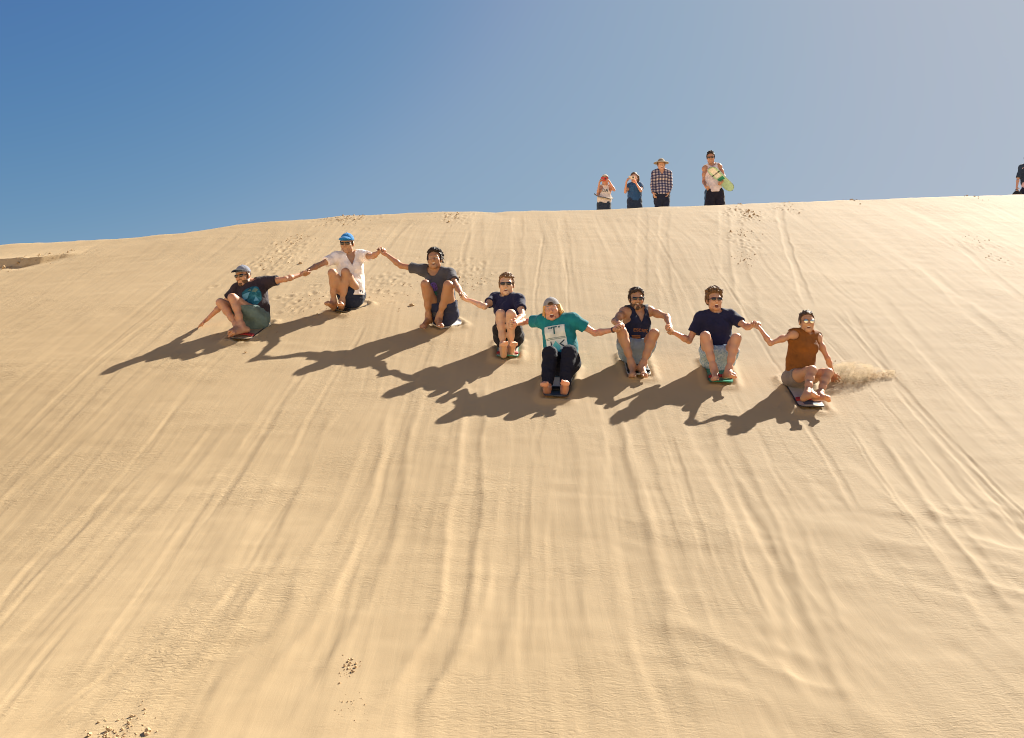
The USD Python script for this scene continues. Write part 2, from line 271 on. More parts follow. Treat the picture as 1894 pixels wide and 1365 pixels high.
sand = mat('sand', {
    'pos': ('geometry', {}),
    'big': ('noise_texture', {'scale': 0.35, 'detail': 4.0}),
    'bigr': ('rgb_ramp', {'ramp': [(0.3, SAND_A), (0.7, SAND_B)]}),
    'm1': ('mapping', {'scale': (11.0, 24.0, 24.0)}), 'rip': ('noise_texture', {'scale': 1.0, 'detail': 5.0, 'roughness': 0.62, 'distortion': 1.6}),
    'm2': ('mapping', {'scale': (17.0, 1.1, 1.1)}), 'str': ('noise_texture', {'scale': 1.0, 'detail': 4.0, 'roughness': 0.6, 'distortion': 0.7}),
    'gr': ('noise_texture', {'scale': 240.0, 'detail': 2.0}), 'grr': ('rgb_ramp', {'ramp': [(0.25, (.80, .79, .77)), (0.75, (1.12, 1.12, 1.13))]}),
    'mulc': ('mix_color', {'blend_type': 'multiply', 'fac': 1.0, 'use_clamp': False}),
    'msk': ('noise_texture', {'scale': 0.9, 'detail': 3.0}), 'mskr': ('rgb_ramp', {'ramp': [(0.42, (.06, .06, .06)), (0.66, (1, 1, 1))]}),
    'h0': ('math', {'math_type': 'multiply'}),
    'h1': ('math', {'math_type': 'multiply_add', 'value2': 0.26}), 'h2': ('math', {'math_type': 'multiply_add', 'value2': 0.08}),
    'bump': ('bump', {'strength': 1.0, 'distance': BUMP}),
    'p': ('principled_bsdf', {'roughness': 0.9, 'specular_ior_level': 0.15, 'diffuse_roughness': 0.6})},
    [('pos.position', 'big.vector'), ('big.fac', 'bigr.fac'), ('pos.position', 'm1.vector'), ('m1.vector', 'rip.vector'),
     ('pos.position', 'm2.vector'), ('m2.vector', 'str.vector'), ('pos.position', 'gr.vector'), ('gr.fac', 'grr.fac'),
     ('bigr.color', 'mulc.a'), ('grr.color', 'mulc.b'), ('mulc.result', 'p.base_color'),
     ('pos.position', 'msk.vector'), ('msk.fac', 'mskr.fac'), ('rip.fac', 'h0.value1'), ('mskr.color', 'h0.value2'),
     ('str.fac', 'h1.value1'), ('h0.value', 'h1.value3'), ('gr.fac', 'h2.value1'), ('h1.value', 'h2.value3'), ('h2.value', 'bump.height'), ('bump.normal', 'p.normal')])
dune = obj('sand_dune', (np.stack([XX, YY, ZZ], -1).reshape(-1, 3), quads), sand, smooth=True)
tag(dune, 'tall pale golden sand dune scored with slide tracks running down from its crest', 'dune', kind='structure')

# ------------------------------------------------------------------ bodies: signed-distance fields meshed by surface nets
def unit(v): v = np.asarray(v, float); return v / (np.linalg.norm(v) + 1e-12)
def sminf(a, b, k):
    h = np.maximum(k - np.abs(a - b), 0) / k; return np.minimum(a, b) - h * h * k * .25
class Field:
    def __init__(s, lo, hi, h):
        s.h, s.lo = h, np.asarray(lo, float)
        s.n = np.ceil((np.asarray(hi) - s.lo) / h).astype(int) + 1
        s.d = np.full(s.n, 0.5, np.float32); s.clip = (s.lo.copy(), s.lo + s.n * h)
    def _win(s, lo, hi):
        i0 = np.clip(np.floor((lo - s.lo) / s.h).astype(int), 0, s.n - 1); i1 = np.clip(np.ceil((hi - s.lo) / s.h).astype(int) + 1, 1, s.n)
        sl = tuple(slice(a, b) for a, b in zip(i0, i1))
        ax = [(s.lo[k] + s.h * np.arange(i0[k], i1[k])).astype(np.float32) for k in range(3)]
        return sl, np.stack(np.meshgrid(*ax, indexing='ij'), -1)
    def put(s, fn, lo, hi, k=0.0, mode='add'):
        m = k + 3 * s.h; sl, p = s._win(np.asarray(lo) - m, np.asarray(hi) + m)
        if p.size == 0: return
        v = fn(p)
        if mode == 'add': s.d[sl] = np.minimum(s.d[sl], v) if k <= 0 else sminf(s.d[sl], v, k)
        elif mode == 'sub': s.d[sl] = np.maximum(s.d[sl], -v) if k <= 0 else -sminf(-s.d[sl], v, k)
    def cone(s, a, b, ra, rb, k=.02, flat=None, cap=None, cap0=None, mode='add'):
        a, b = np.asarray(a, float), np.asarray(b, float); r = max(ra, rb)
        ba = b - a
        def fn(p):
            q = p - a
            if flat is not None:
                n_, f_ = flat; q = q + n_ * ((q @ n_) * (1 / f_ - 1))[..., None]; b2 = ba + n_ * (ba @ n_) * (1 / f_ - 1)
            else: f_, b2 = 1, ba
            t = np.clip((q @ b2) / (b2 @ b2 + 1e-9), 0, 1)
            d = np.linalg.norm(q - t[..., None] * b2, axis=-1) - (ra + (rb - ra) * t)
            d = d * (.5 + .5 * f_)
            if cap: d = np.maximum(d, (p - b) @ unit(ba) - (cap if cap is not True else 0))
            if cap0: d = np.maximum(d, -((p - a) @ unit(ba)))
            return d
        s.put(fn, np.minimum(a, b) - r, np.maximum(a, b) + r, k, mode)
    def ball(s, c, r, k=.02, mode='add'): s.cone(c, np.asarray(c) + 1e-4, r, r, k, mode=mode)
    def ell(s, c, rad, R=None, k=.02, cut=None, mode='add'):
        c = np.asarray(c, float); rad = np.asarray(rad, float); R = np.eye(3) if R is None else R
        def fn(p):
            q = (p - c) @ R
            k0 = np.linalg.norm(q / rad, axis=-1); k1 = np.linalg.norm(q / rad ** 2, axis=-1)
            d = k0 * (k0 - 1) / (k1 + 1e-6)
            if cut is not None:
                for (nn, off) in cut: d = np.maximum(d, off - q @ np.asarray(nn, float))
            return d
        m = max(rad); s.put(fn, c - m, c + m, k, mode)
    def halfspace(s, p0, n):
        g = [(s.lo[k] + s.h * np.arange(s.n[k]) - p0[k]) * n[k] for k in range(3)]
        s.d = np.maximum(s.d, (g[0][:, None, None] + g[1][None, :, None] + g[2][None, None, :]).astype(np.float32))
    def crumple(s, amp, sc, seed, stretch=(1, 1, 1)):
        i = np.nonzero(np.abs(s.d) < amp * 2 + 2.5 * s.h); p = s.lo + s.h * np.stack(i, -1)
        p = p * np.asarray(stretch) / sc
        ridge = 1 - np.abs(meshkit.fbm(p, 2, seed) * 2 - 1) * 2
        s.d[i] -= amp * ridge
    def sample(s, p):
        from scipy.ndimage import map_coordinates
        return map_coordinates(s.d, ((np.asarray(p) - s.lo) / s.h).T, order=1, mode='nearest')
    def mesh(s):
        d = s.d; d[0] = d[-1] = .5; d[:, 0] = d[:, -1] = .5; d[:, :, 0] = d[:, :, -1] = .5
        ins = d < 0
        c = np.zeros(tuple(np.array(d.shape) - 1), np.int8)
        offs = [(i, j, k) for i in (0, 1) for j in (0, 1) for k in (0, 1)]
        sh = lambda o: tuple(slice(q, q + n - 1) for q, n in zip(o, d.shape))
        for o in offs: c += ins[sh(o)]
        act = np.nonzero((c > 0) & (c < 8)); nA = len(act[0])
        idm = np.full(c.shape, -1, np.int32); idm[act] = np.arange(nA)
        A = np.stack(act, -1); val = np.stack([d[act[0] + o[0], act[1] + o[1], act[2] + o[2]] for o in offs], -1)
        acc = np.zeros((nA, 3)); cnt = np.zeros(nA)
        for u in range(8):
            for w in range(u + 1, 8):
                ou, ow = np.array(offs[u]), np.array(offs[w])
                if np.abs(ou - ow).sum() != 1: continue
                va, vb = val[:, u], val[:, w]; x_ = (va < 0) != (vb < 0)
                t = np.where(x_, va / np.where(x_, va - vb, 1), 0)
                acc += np.where(x_[:, None], ou + t[:, None] * (ow - ou), 0); cnt += x_
        V = s.lo + s.h * (A + acc / np.maximum(cnt, 1)[:, None])
        Q = []
        for ax in range(3):
            o = [0, 0, 0]; o[ax] = 1; b1, b2 = [(1, 2), (2, 0), (0, 1)][ax]
            j = offs.index(tuple(o)); lo_ = val[:, 0] < 0; sel = lo_ != (val[:, j] < 0); e = A[sel]; lo_ = lo_[sel]
            ok = (e[:, b1] > 0) & (e[:, b2] > 0); e, lo_ = e[ok], lo_[ok]
            def cell(d1, d2):
                q = e.copy(); q[:, b1] -= d1; q[:, b2] -= d2; return idm[q[:, 0], q[:, 1], q[:, 2]]
            qd = np.stack([cell(1, 1), cell(0, 1), cell(0, 0), cell(1, 0)], 1)
            flip = ~lo_; qd[flip] = qd[flip][:, ::-1]; Q.append(qd)
        F = np.vstack(Q); F = F[(F >= 0).all(1)]
        return V, F

# --- materials of people
def cloth(name, col, rough=.9, scale=60, var=.18, sheen=.05):
    lo = tuple(c * (1 - var) for c in col); hi = tuple(min(1, c * (1 + var)) for c in col)
    return mat(name, {'g': ('texture_coordinate', {}), 'n': ('noise_texture', {'scale': 9.0, 'detail': 5.0}), 'r': ('rgb_ramp', {'ramp': [(.3, lo), (.7, hi)]}),
        'w': ('noise_texture', {'scale': scale * 4.0, 'detail': 2.0}), 'f': ('noise_texture', {'scale': 14.0, 'detail': 3.0, 'distortion': 1.2}),
        'a': ('math', {'math_type': 'multiply_add', 'value2': .12}), 'b': ('bump', {'strength': .8, 'distance': .012}),
        'p': ('principled_bsdf', {'roughness': rough, 'specular_ior_level': .2, 'sheen_weight': sheen, 'diffuse_roughness': .4})},
        [('g.object', 'n.vector'), ('g.object', 'w.vector'), ('g.object', 'f.vector'), ('n.fac', 'r.fac'), ('r.color', 'p.base_color'), ('w.fac', 'a.value1'), ('f.fac', 'a.value3'), ('a.value', 'b.height'), ('b.normal', 'p.normal')])
def skin(name, col):
    red = (col[0] * 1.02, col[1] * .86, col[2] * .80)
    return mat(name, {'g': ('texture_coordinate', {}), 'n': ('noise_texture', {'scale': 16.0, 'detail': 4.0}), 'r': ('rgb_ramp', {'ramp': [(.35, col), (.75, red)]}),
        'f': ('noise_texture', {'scale': 90.0, 'detail': 3.0}), 'b': ('bump', {'strength': .35, 'distance': .003}),
        'p': ('principled_bsdf', {'roughness': .52, 'specular_ior_level': .4, 'subsurface_weight': .12, 'subsurface_scale': .012, 'subsurface_radius': (1, .35, .18)})},
        [('g.object', 'n.vector'), ('g.object', 'f.vector'), ('n.fac', 'r.fac'), ('r.color', 'p.base_color'), ('f.fac', 'b.height'), ('b.normal', 'p.normal')])
def hairmat(name, col):
    lo = tuple(c * .55 for c in col); hi = tuple(min(1, c * 1.5) for c in col)
    return mat(name, {'g': ('texture_coordinate', {}), 'm': ('mapping', {'scale': (90., 90., 22.)}), 'n': ('noise_texture', {'scale': 1.0, 'detail': 4.0}), 'r': ('rgb_ramp', {'ramp': [(.3, lo), (.7, hi)]}),
        'b': ('bump', {'strength': .9, 'distance': .01}), 'p': ('principled_bsdf', {'roughness': .62, 'specular_ior_level': .22})},
        [('g.object', 'm.vector'), ('m.vector', 'n.vector'), ('n.fac', 'r.fac'), ('r.color', 'p.base_color'), ('n.fac', 'b.height'), ('b.normal', 'p.normal')])
def plain(name, col, rough=.5, spec=.4, **kw):
    return mat(name, {'g': ('texture_coordinate', {}), 'n': ('noise_texture', {'scale': 22.0, 'detail': 3.0}), 'r': ('rgb_ramp', {'ramp': [(.3, tuple(c * .88 for c in col)), (.7, tuple(min(1, c * 1.08) for c in col))]}),
        'p': ('principled_bsdf', {'roughness': rough, 'specular_ior_level': spec, **kw})}, [('g.object', 'n.vector'), ('n.fac', 'r.fac'), ('r.color', 'p.base_color')])

FING = [(-.031, .060), (-.0105, .072), (.0105, .076), (.031, .068)]
def hand(F, w, d, n, th, curl=(.5, .7, .6), s=1.0, spread=.10, thumb=.9):
    """Palm and five fingers from the wrist w towards d, the palm facing n, the thumb on the side th of cross(n, d)."""
    d = unit(d); n = unit(n - np.dot(n, d) * d); sd = np.cross(n, d) * th
    F.cone(w, w + d * .03 * s, .025 * s, .029 * s, .015, flat=(n, .72))
    F.cone(w + d * .04 * s - sd * .012 * s, w + d * .078 * s - sd * .014 * s, .027 * s, .025 * s, .012, flat=(n, .5))
    F.cone(w + d * .04 * s + sd * .012 * s, w + d * .080 * s + sd * .014 * s, .027 * s, .025 * s, .012, flat=(n, .5))
    for off, ln in FING:
        p = w + d * (.083 - abs(off) * .25) * s + sd * off * s; dd = unit(d + sd * off / .031 * spread); ang = 0
        for j, (fr, rr) in enumerate(((.46, .0098), (.31, .0090), (.23, .0082))):
            ang += curl[j]; q = p + (dd * math.cos(ang) + n * math.sin(ang)) * ln * fr * s
            F.cone(p, q, rr * s, (rr - .0007) * s, .005); p = q
    p = w + d * .022 * s + sd * .024 * s; q = p + unit(d * .55 + sd * .75 * thumb + n * .35) * .044 * s
    F.cone(p, q, .0145 * s, .0115 * s, .012); F.cone(q, q + unit(d * .85 + sd * .15 + n * .45) * .034 * s, .0112 * s, .009 * s, .006)
def foot(F, k_, a, t, s=1.0):
    fw = unit(t - a); sh = unit(a - k_); dn = unit(sh - np.dot(sh, fw) * fw); sd = np.cross(dn, fw)
    F.cone(a - sh * .05 * s, a, .036 * s, .037 * s, .03)
    heel = a + dn * .048 * s - fw * .038 * s
    F.cone(a, heel, .034 * s, .031 * s, .03); F.cone(heel, t + dn * .012 * s, .030 * s, .024 * s, .03)
    F.cone(a + fw * .02 * s, t, .034 * s, .021 * s, .03)
    b = t + dn * .014 * s
    F.cone(b - sd * .028 * s, b + sd * .030 * s, .020 * s, .023 * s, .02)
    return b, fw, dn, sd
def toes(F, b, fw, dn, sd, inner, s=1.0):
    for j in range(5):
        o = (-.036 + .0175 * j) * s * -inner; ln = (.052 - .0045 * j if j else .056) * s
        o = (.034 - .0170 * j) * inner * s; r = (.0135 if j == 0 else .0092) * s
        p = b + sd * o + fw * (.012 - .003 * j) * s; F.cone(p, p + fw * ln * .7 - dn * .004, r, r * .92, .006)

def head_axes(yaw, pitch, roll, fwd0):
    """Columns right, face, up. yaw > 0 turns the face to the viewer's right, pitch > 0 looks up, roll > 0 leans the crown to the viewer's right."""
    f = np.array([fwd0[0], fwd0[1], 0]); f = unit(f); cy, sy = math.cos(yaw), math.sin(yaw)
    f = np.array([f[0] * cy - f[1] * sy, f[0] * sy + f[1] * cy, 0]); r = np.array([-f[1], f[0], 0]); u = np.array([0, 0, 1.])
    f, u = f * math.cos(pitch) + u * math.sin(pitch), u * math.cos(pitch) - f * math.sin(pitch)
    r, u = r * math.cos(roll) - u * math.sin(roll), u * math.cos(roll) + r * math.sin(roll)
    return np.stack([r, f, u], 1)

class Person:
    def __init__(s, J, label, scale, skin_m, bulk=1.0, female=False, h=.0074, group=None, origin=None):
        s.J = {k: np.array(v, float) for k, v in J.items() if k != 's'}; s.s, s.h, s.b, s.female = scale, h, bulk, female
        J = s.J; s.N, s.P = J['N'], J['P']; s.up = unit(s.N - s.P); r = J['sb'] - J['sa']; s.right = unit(r - np.dot(r, s.up) * s.up); s.fwd = np.cross(s.right, s.up)
        pts = np.array(list(J.values())); s.lo, s.hi = pts.min(0) - .17, pts.max(0) + .17; s.hi[2] += .12
        s.origin = np.array(origin if origin is not None else (s.P[0], s.P[1], s.P[2] - .15)); s.skin = skin_m
        s.root = thing('person', s.origin, label, 'person', group)
        s.body = Field(s.lo, s.hi, h)
    def field(s, names, m=.17):
        p = np.array([s.J[n] for n in names.split()]); return Field(p.min(0) - m, p.max(0) + m, s.h)
    def emit(s, name, F, m, parent=None, label=None):
        v = F.mesh() if isinstance(F, Field) else F
        g = obj(name, v, m, s.root if parent is None else parent, smooth=True if isinstance(F, Field) else 40, origin=s.origin)
        if label: tag(g, label)
        return g
    def torso(s, F, e=0.0, k=.05, wide=1.0, low=-.02):
        J, u, f, r, b = s.J, s.up, s.fwd, s.right, s.s * s.b; P, N = s.P, s.N; L = np.linalg.norm(N - P); bk = -f * .025
        wst = .125 if not s.female else .105
        F.cone(P + u * low, P + u * .42 * L + bk, (wst + .012) * b + e, wst * b + e * wide, k, flat=(f, .74))
        F.cone(P + u * .40 * L + bk - r * .02, P + u * .74 * L + bk * .6 - r * .03 * b, wst * b + e * wide, .132 * b + e, k, flat=(f, .72))
        F.cone(P + u * .40 * L + bk + r * .02, P + u * .74 * L + bk * .6 + r * .03 * b, wst * b + e * wide, .132 * b + e, k, flat=(f, .72))
        for c, sg in (('a', -1), ('b', 1)):
            S = J['s' + c]; F.cone(N - u * .055 * s.s, S + (N - S) * .12, .066 * b + e * .5, .056 * b + e * .5, k)
            F.cone(N + u * .03 * s.s, S, .036 * b + e * .8, .044 * b + e, k * .8)
            F.ball(P + u * .70 * L + r * sg * .068 * b + f * (.072 if s.female else .064) * b, (.052 if s.female else .058) * b + e, .05)
    def torso_low(s, F, e):
        b = s.s * s.b; w = (.137 if not s.female else .117) * b + e; F.cone(s.P - s.up * .02, s.P + s.up * .12, w, w, .05, flat=(s.fwd, .76))
    def hips(s, F, e=0.0, k=.05):
        J, b = s.J, s.s * s.b; w = 1.06 if s.female else 1.0
        bk = -s.fwd * .02
        F.cone(J['ha'] + bk, J['hb'] + bk, .088 * b * w + e, .088 * b * w + e, k)
        F.cone(s.P, s.P + s.up * .12, .118 * b + e, .122 * b + e, k, flat=(s.fwd, .8))
    def thigh(s, F, c, f0, f1, e=0.0, k=.04, cap=None, flare=0.0):
        b = s.s * s.b * .93; H, K = s.J['h' + c], s.J['k' + c]; rad = lambda t: np.interp(t, [0, .35, .8, 1], [.088, .084, .062, .055]) * b
        cuts = [t for t in (f0, .35, .8, f1) if f0 <= t <= f1]; cuts = sorted(set(cuts))
        for i_, (t0, t1) in enumerate(zip(cuts[:-1], cuts[1:])):
            last = i_ == len(cuts) - 2
            F.cone(H + (K - H) * t0, H + (K - H) * t1, rad(t0) + e + flare * t0, rad(t1) + e + flare * t1, k, cap=cap if last else None)
    def shin(s, F, c, f0, f1, e=0.0, k=.035, cap=None):
        b = s.s * s.b * .87; K, A = s.J['k' + c], s.J['a' + c]; H = s.J['h' + c]
        rad = lambda t: np.interp(t, [0, .12, .32, .6, .88, 1], [.053, .050, .056, .044, .034, .034]) * b
        calf = unit((H - K) - np.dot(H - K, unit(A - K)) * unit(A - K))
        cuts = sorted(set([t for t in (f0, .12, .32, .6, .88, f1) if f0 <= t <= f1]))
        for i_, (t0, t1) in enumerate(zip(cuts[:-1], cuts[1:])):
            o = lambda t: calf * np.interp(t, [0, .3, .7, 1], [0, .014, .003, 0]) * b
            F.cone(K + (A - K) * t0 + o(t0), K + (A - K) * t1 + o(t1), rad(t0) + e, rad(t1) + e, k, cap=cap if i_ == len(cuts) - 2 else None)
    def upper(s, F, c, f1=1.0, e=0.0, k=.03, cap=None, flare=0.0):
        b = s.s * s.b * (.74 if s.female else .86); S, E = s.J['s' + c], s.J['e' + c]
        F.ball(S, .058 * b + e * .5, .04)
        if f1 >= 1: F.cone(S, E, .051 * b + e, .039 * b + e, k); F.ball(S + (E - S) * .45, .050 * b + e, .04)
        else: F.cone(S, S + (E - S) * f1, .053 * b + e * .8, .046 * b + e * .8 + flare, k, cap=cap)
    def fore(s, F, c, e=0.0, k=.025, f1=1.0, cap=None):
        b = s.s * s.b * (.72 if s.female else .83); E, Wr = s.J['e' + c], s.J['w' + c]
        M = E + (Wr - E) * .28
        F.cone(E, M, .039 * b + e, .0435 * b + e, k); F.cone(M, E + (Wr - E) * f1, .0435 * b + e, .0275 * b + e if f1 >= 1 else .033 * b + e, k, cap=cap)
    def make_body(s, face, hands, bare=('a', 'b'), feet=True):
        F, J = s.body, s.J
        s.torso(F); s.hips(F)
        for c in 'ab':
            s.upper(F, c); s.fore(F, c); s.thigh(F, c, 0, 1); s.shin(F, c, 0, 1)
            K = J['k' + c]; F.ball(K + unit(K - s.P) * .008, .045 * s.s * s.b, .03)
        s.head(F, face)
        for c in 'ab': hands[c](F, c)
        if feet:
            for c, inner in (('a', 1), ('b', -1)):
                b, fw, dn, sd = foot(F, J['k' + c], J['a' + c], J['t' + c], s.s)
                sgn = inner * (1 if np.dot(sd, s.right) > 0 else -1); toes(F, b, fw, dn, sd, sgn, s.s)
        return s.emit('body', F, s.skin)
    def hp(s, q): return s.J['Hd'] + s.R @ (np.asarray(q, float) * s.hs)
    def head(s, F, face):
        s.hs = face.get('size', 1.0) * s.s * 1.06; s.R = head_axes(face.get('yaw', 0), face.get('pitch', 0), face.get('roll', 0), face.get('fwd', (0, -1))); R, h, S = s.R, s.hs, s.hp
        F.cone(s.N - s.up * .02, S((0, -.025, -.055)), .055 * s.s * (.86 if s.female else 1), .053 * s.s * (.86 if s.female else 1), .03)
        F.ell(S((0, -.012, .030)), np.array([.076, .096, .088]) * h, R, .02)
        F.ell(S((0, .026, -.030)), np.array([.062, .064, .080]) * h, R, .03)
        F.cone(S((-.040, .022, -.070)), S((.040, .022, -.070)), .030 * h, .030 * h, .03)
        F.ball(S((0, .068, -.098)), .023 * h, .025); F.ball(S((-.016, .064, -.095)), .019 * h, .02); F.ball(S((.016, .064, -.095)), .019 * h, .02)
        F.cone(S((-.036, .074, .024)), S((.036, .074, .024)), .014 * h, .014 * h, .02)
        for g in (-1, 1):
            F.ball(S((g * .040, .058, -.024)), .026 * h, .025)
            F.ball(S((g * .032, .096, .002)), .013 * h, .012, mode='sub')
            F.ell(S((g * .077, -.006, -.006)), np.array([.011, .022, .032]) * h, R, .008)
            F.ball(S((g * .012, .094, -.034)), .009 * h, .008)
        F.cone(S((0, .084, .012)), S((0, .104, -.026)), .0095 * h, .0125 * h, .010)
        o = face.get('mouth', 0)
        F.cone(S((-.020, .083, -.054)), S((.020, .083, -.054)), .0095 * h, .0095 * h, .01)
        F.cone(S((-.017, .081, -.070 - .014 * o)), S((.017, .081, -.070 - .014 * o)), .010 * h, .010 * h, .01)
        if o: F.ell(S((0, .093, -.062 - .007 * o)), np.array([.024, .022, .006 + .010 * o]) * h, R, .004, mode='sub')
    def local(s, h, ext=.2):
        c = s.J['Hd']; return Field(c - ext * s.hs, c + ext * s.hs, h)
    def face_bits(s, face):
        o = face.get('mouth', 0)
        if o:
            G = s.local(.003, .12); G.ell(s.hp((0, .076, -.062 - .007 * o)), np.array([.0225, .011, .006 + .0095 * o]) * s.hs, s.R, 0); s.emit('mouth', G, plain('mouth_inside', (.10, .022, .018), .5))
            G = s.local(.0025, .12); G.ell(s.hp((0, .0815, -.0575 - .001 * o)), np.array([.019, .009, .0048]) * s.hs, s.R, 0); s.emit('teeth', G, plain('tooth_white', (.80, .76, .68), .35))
        if face.get('eyes', True):
            for g in (-1, 1):
                G = s.local(.003, .13); G.ell(s.hp((g * .032, .083, .002)), np.array([.0125, .0085, .0065]) * s.hs, s.R, 0); e = s.emit('eye', G, plain('eye_white', (.62, .60, .56), .3))
                G = s.local(.002, .13); G.ball(s.hp((g * .032, .0885, .001)), .0052 * s.hs, 0); s.emit('iris', G, plain('iris_dark', (.03, .02, .015), .2), e)
        if face.get('brows'):
            for g in (-1, 1):
                G = s.local(.003, .14); G.cone(s.hp((g * .016, .090, .026)), s.hp((g * .048, .077, .027)), .0052 * s.hs, .004 * s.hs, 0); s.emit('eyebrow', G, face['brows'])
    def hair(s, m, thick=.012, line=0.0, rough=.006, seed=1, tuft=0, tlen=.04, lift=(0, -.2, 1), sides=0.0, name='hair', tr=.011, tph=.95):
        G = s.local(.0042, .26); rg = np.random.default_rng(seed)
        G.ell(s.hp((0, -.016, .034)), np.array([.079 + thick * .7, .099 + thick, .090 + thick]) * s.hs, s.R, 0, cut=[((0, -.66, .75), (-.012 + line) * s.hs)])
        for g in (-1, 1): G.cone(s.hp((g * .074, .018, .03)), s.hp((g * .074, .02, -.012 - sides)), .010 * s.hs, .007 * s.hs, .006)
        for _ in range(tuft):
            th, ph_ = rg.uniform(0, 2 * math.pi), rg.uniform(0, tph); q = np.array([math.sin(ph_) * math.cos(th), math.sin(ph_) * math.sin(th) * .95 , math.cos(ph_)])
            p = np.array([0, -.012, .034]) + q * np.array([.084, .102, .094]) * (1 + thick)
            dr = unit(q * .8 + np.array(lift) * .7 + rg.normal(0, .25, 3)); l = tlen * rg.uniform(.6, 1.3)
            G.cone(s.hp(p), s.hp(p + dr * l), tr * s.hs, .003 * s.hs, .006)
        G.crumple(rough, .022, seed)
        return s.emit(name, G, m)
    def beard(s, m, thick=.004, top=-.052, seed=3):
        G = s.local(.0036, .16)
        cut = [((0, 0, -1), 0.0)]
        G.ell(s.hp((0, .026, -.030)), np.array([.062 + thick, .064 + thick, .080 + thick]) * s.hs, s.R, .01, cut=[((0, .15, -1), (-top - .030 - .0) * s.hs + .006)])
        G.cone(s.hp((-.040, .022, -.070)), s.hp((.040, .022, -.070)), (.030 + thick) * s.hs, (.030 + thick) * s.hs, .03)
        G.ball(s.hp((0, .068, -.098)), (.0245 + thick) * s.hs, .025)
        for g in (-1, 1): G.cone(s.hp((g * .066, .012, -.01)), s.hp((g * .056, .03, -.06)), .008 * s.hs, .014 * s.hs, .01)
        G.cone(s.hp((-.022, .087, -.047)), s.hp((.022, .087, -.047)), (.0068) * s.hs, (.0068) * s.hs, .004)
        G.ell(s.hp((0, .098, -.066)), np.array([.025, .026, .017]) * s.hs, s.R, .004, mode='sub')
        G.crumple(.003, .012, seed); return s.emit('beard', G, m)
    def shades(s, m, lens=None, rx=.027, rz=.0185, round_=False):
        G = s.local(.003, .15); S, h = s.hp, s.hs
        for g in (-1, 1):
            if lens is None: G.ell(S((g * .033, .094, .003)), np.array([rx, .009, rz]) * h, s.R, 0)
            G.cone(S((g * .058, .088, .008)), S((g * .079, -.012, .006)), .0036 * h, .003 * h, .003)
            G.cone(S((g * .012, .099, .016)), S((g * .058, .090, .016)), .0042 * h, .0042 * h, .003)
        G.cone(S((-.014, .100, .012)), S((.014, .100, .012)), .004 * h, .004 * h, .003)
        gl = s.emit('sunglasses', G, m)
        if lens is not None:
            for g in (-1, 1):
                G = s.local(.0026, .15); G.ell(S((g * .033, .096, .001)), np.array([.025, .006, .0235]) * h, s.R, 0); s.emit('lens', G, lens, gl)
    def cap(s, m, brim_m, tilt=.0, back=False, name='cap', brim_len=.075, under=None):
        G = s.local(.0042, .2); S, h = s.hp, s.hs; sg = 1 if back is False else -1
        G.ell(S((0, -.012, .040)), np.array([.086, .104, .096]) * h, s.R, 0, cut=[((0, .0 - tilt * sg, 1.0), .004 * h)])
        G.ball(S((0, -.012, .136)), .008 * h, .004)
        if back is not False: G.ell(S((0, .098, .054)), np.array([.036, .036, .026]) * h, s.R, .003, mode='sub')
        c = s.emit(name, G, m)
        if back is not False:
            O = s.local(.0036, .16); O.ell(S((0, .070, .050)), np.array([.034, .026, .024]) * h, s.R, 0); s.emit('hair_tuft', O, back, c)
            O = s.local(.0036, .16); O.cone(S((-.040, .086, .026)), S((.040, .086, .026)), .006 * h, .006 * h, .0); s.emit('strap', O, brim_m, c)
        B = s.local(.0042, .26)
        B.ell(S((0, sg * .085, .046)), np.array([.078, brim_len + .03, .042]) * h, s.R, 0, cut=[((0, sg * .2, 1.0), .004 * h)])
        B.ell(S((0, sg * .082, .039)), np.array([.080, brim_len + .032, .042]) * h, s.R, 0, mode='sub')
        s.emit('brim', B, brim_m, c); return c
    # garments
    def shirt(s, m, sleeve=.55, ease=.016, hem=-.03, neck='crew', seed=1, flare=.010, wr=.006, name='shirt', wide=1.35, arms=True):
        F = s.field('P N sa sb ea eb ha hb' + (' wa wb' if sleeve != 'tank' and sleeve != 'none' and sleeve > 1 else ''), .2); J, u, f, r = s.J, s.up, s.fwd, s.right
        s.torso(F, ease, .06, wide, low=hem + .12 if hem > -.1 else 0)
        F.cone(s.P + u * (hem + .02), s.P + u * .14, .138 * s.s * s.b + ease * wide, .135 * s.s * s.b + ease * wide, .05, flat=(f, .80))
        if arms:
            for c in 'ab':
                if sleeve >= 1: s.upper(F, c, 1.0, ease); s.fore(F, c, ease * .9, f1=.93 if sleeve > 1.4 else .3, cap=True)
                else: s.upper(F, c, sleeve, ease, cap=True, flare=flare)
        F.crumple(wr, .085, seed, (1, 1, .7)); F.crumple(wr * .4, .035, seed + 7)
        F.halfspace(s.P + u * hem, -u)
        N = s.N
        if neck == 'crew': F.ell(N + u * .055 * s.s + f * .028 * s.s, np.array([.078, .080, .066]) * s.s, np.stack([r, f, u], 1), .004, mode='sub')
        elif neck == 'v':
            F.ell(N + u * .055 * s.s + f * .028 * s.s, np.array([.082, .080, .060]) * s.s, np.stack([r, f, u], 1), .004, mode='sub')
            for t in np.linspace(0, 1, 7): F.cone(N + f * .05 - u * .14 * s.s * t, N + f * .26 - u * (.02 + .14 * t) * s.s, .058 * (1 - t) + .004, .058 * (1 - t) + .004, .0, mode='sub')
        elif neck == 'scoop': F.ell(N + u * .04 * s.s + f * .05 * s.s, np.array([.088, .10, .105]) * s.s, np.stack([r, f, u], 1), .004, mode='sub')
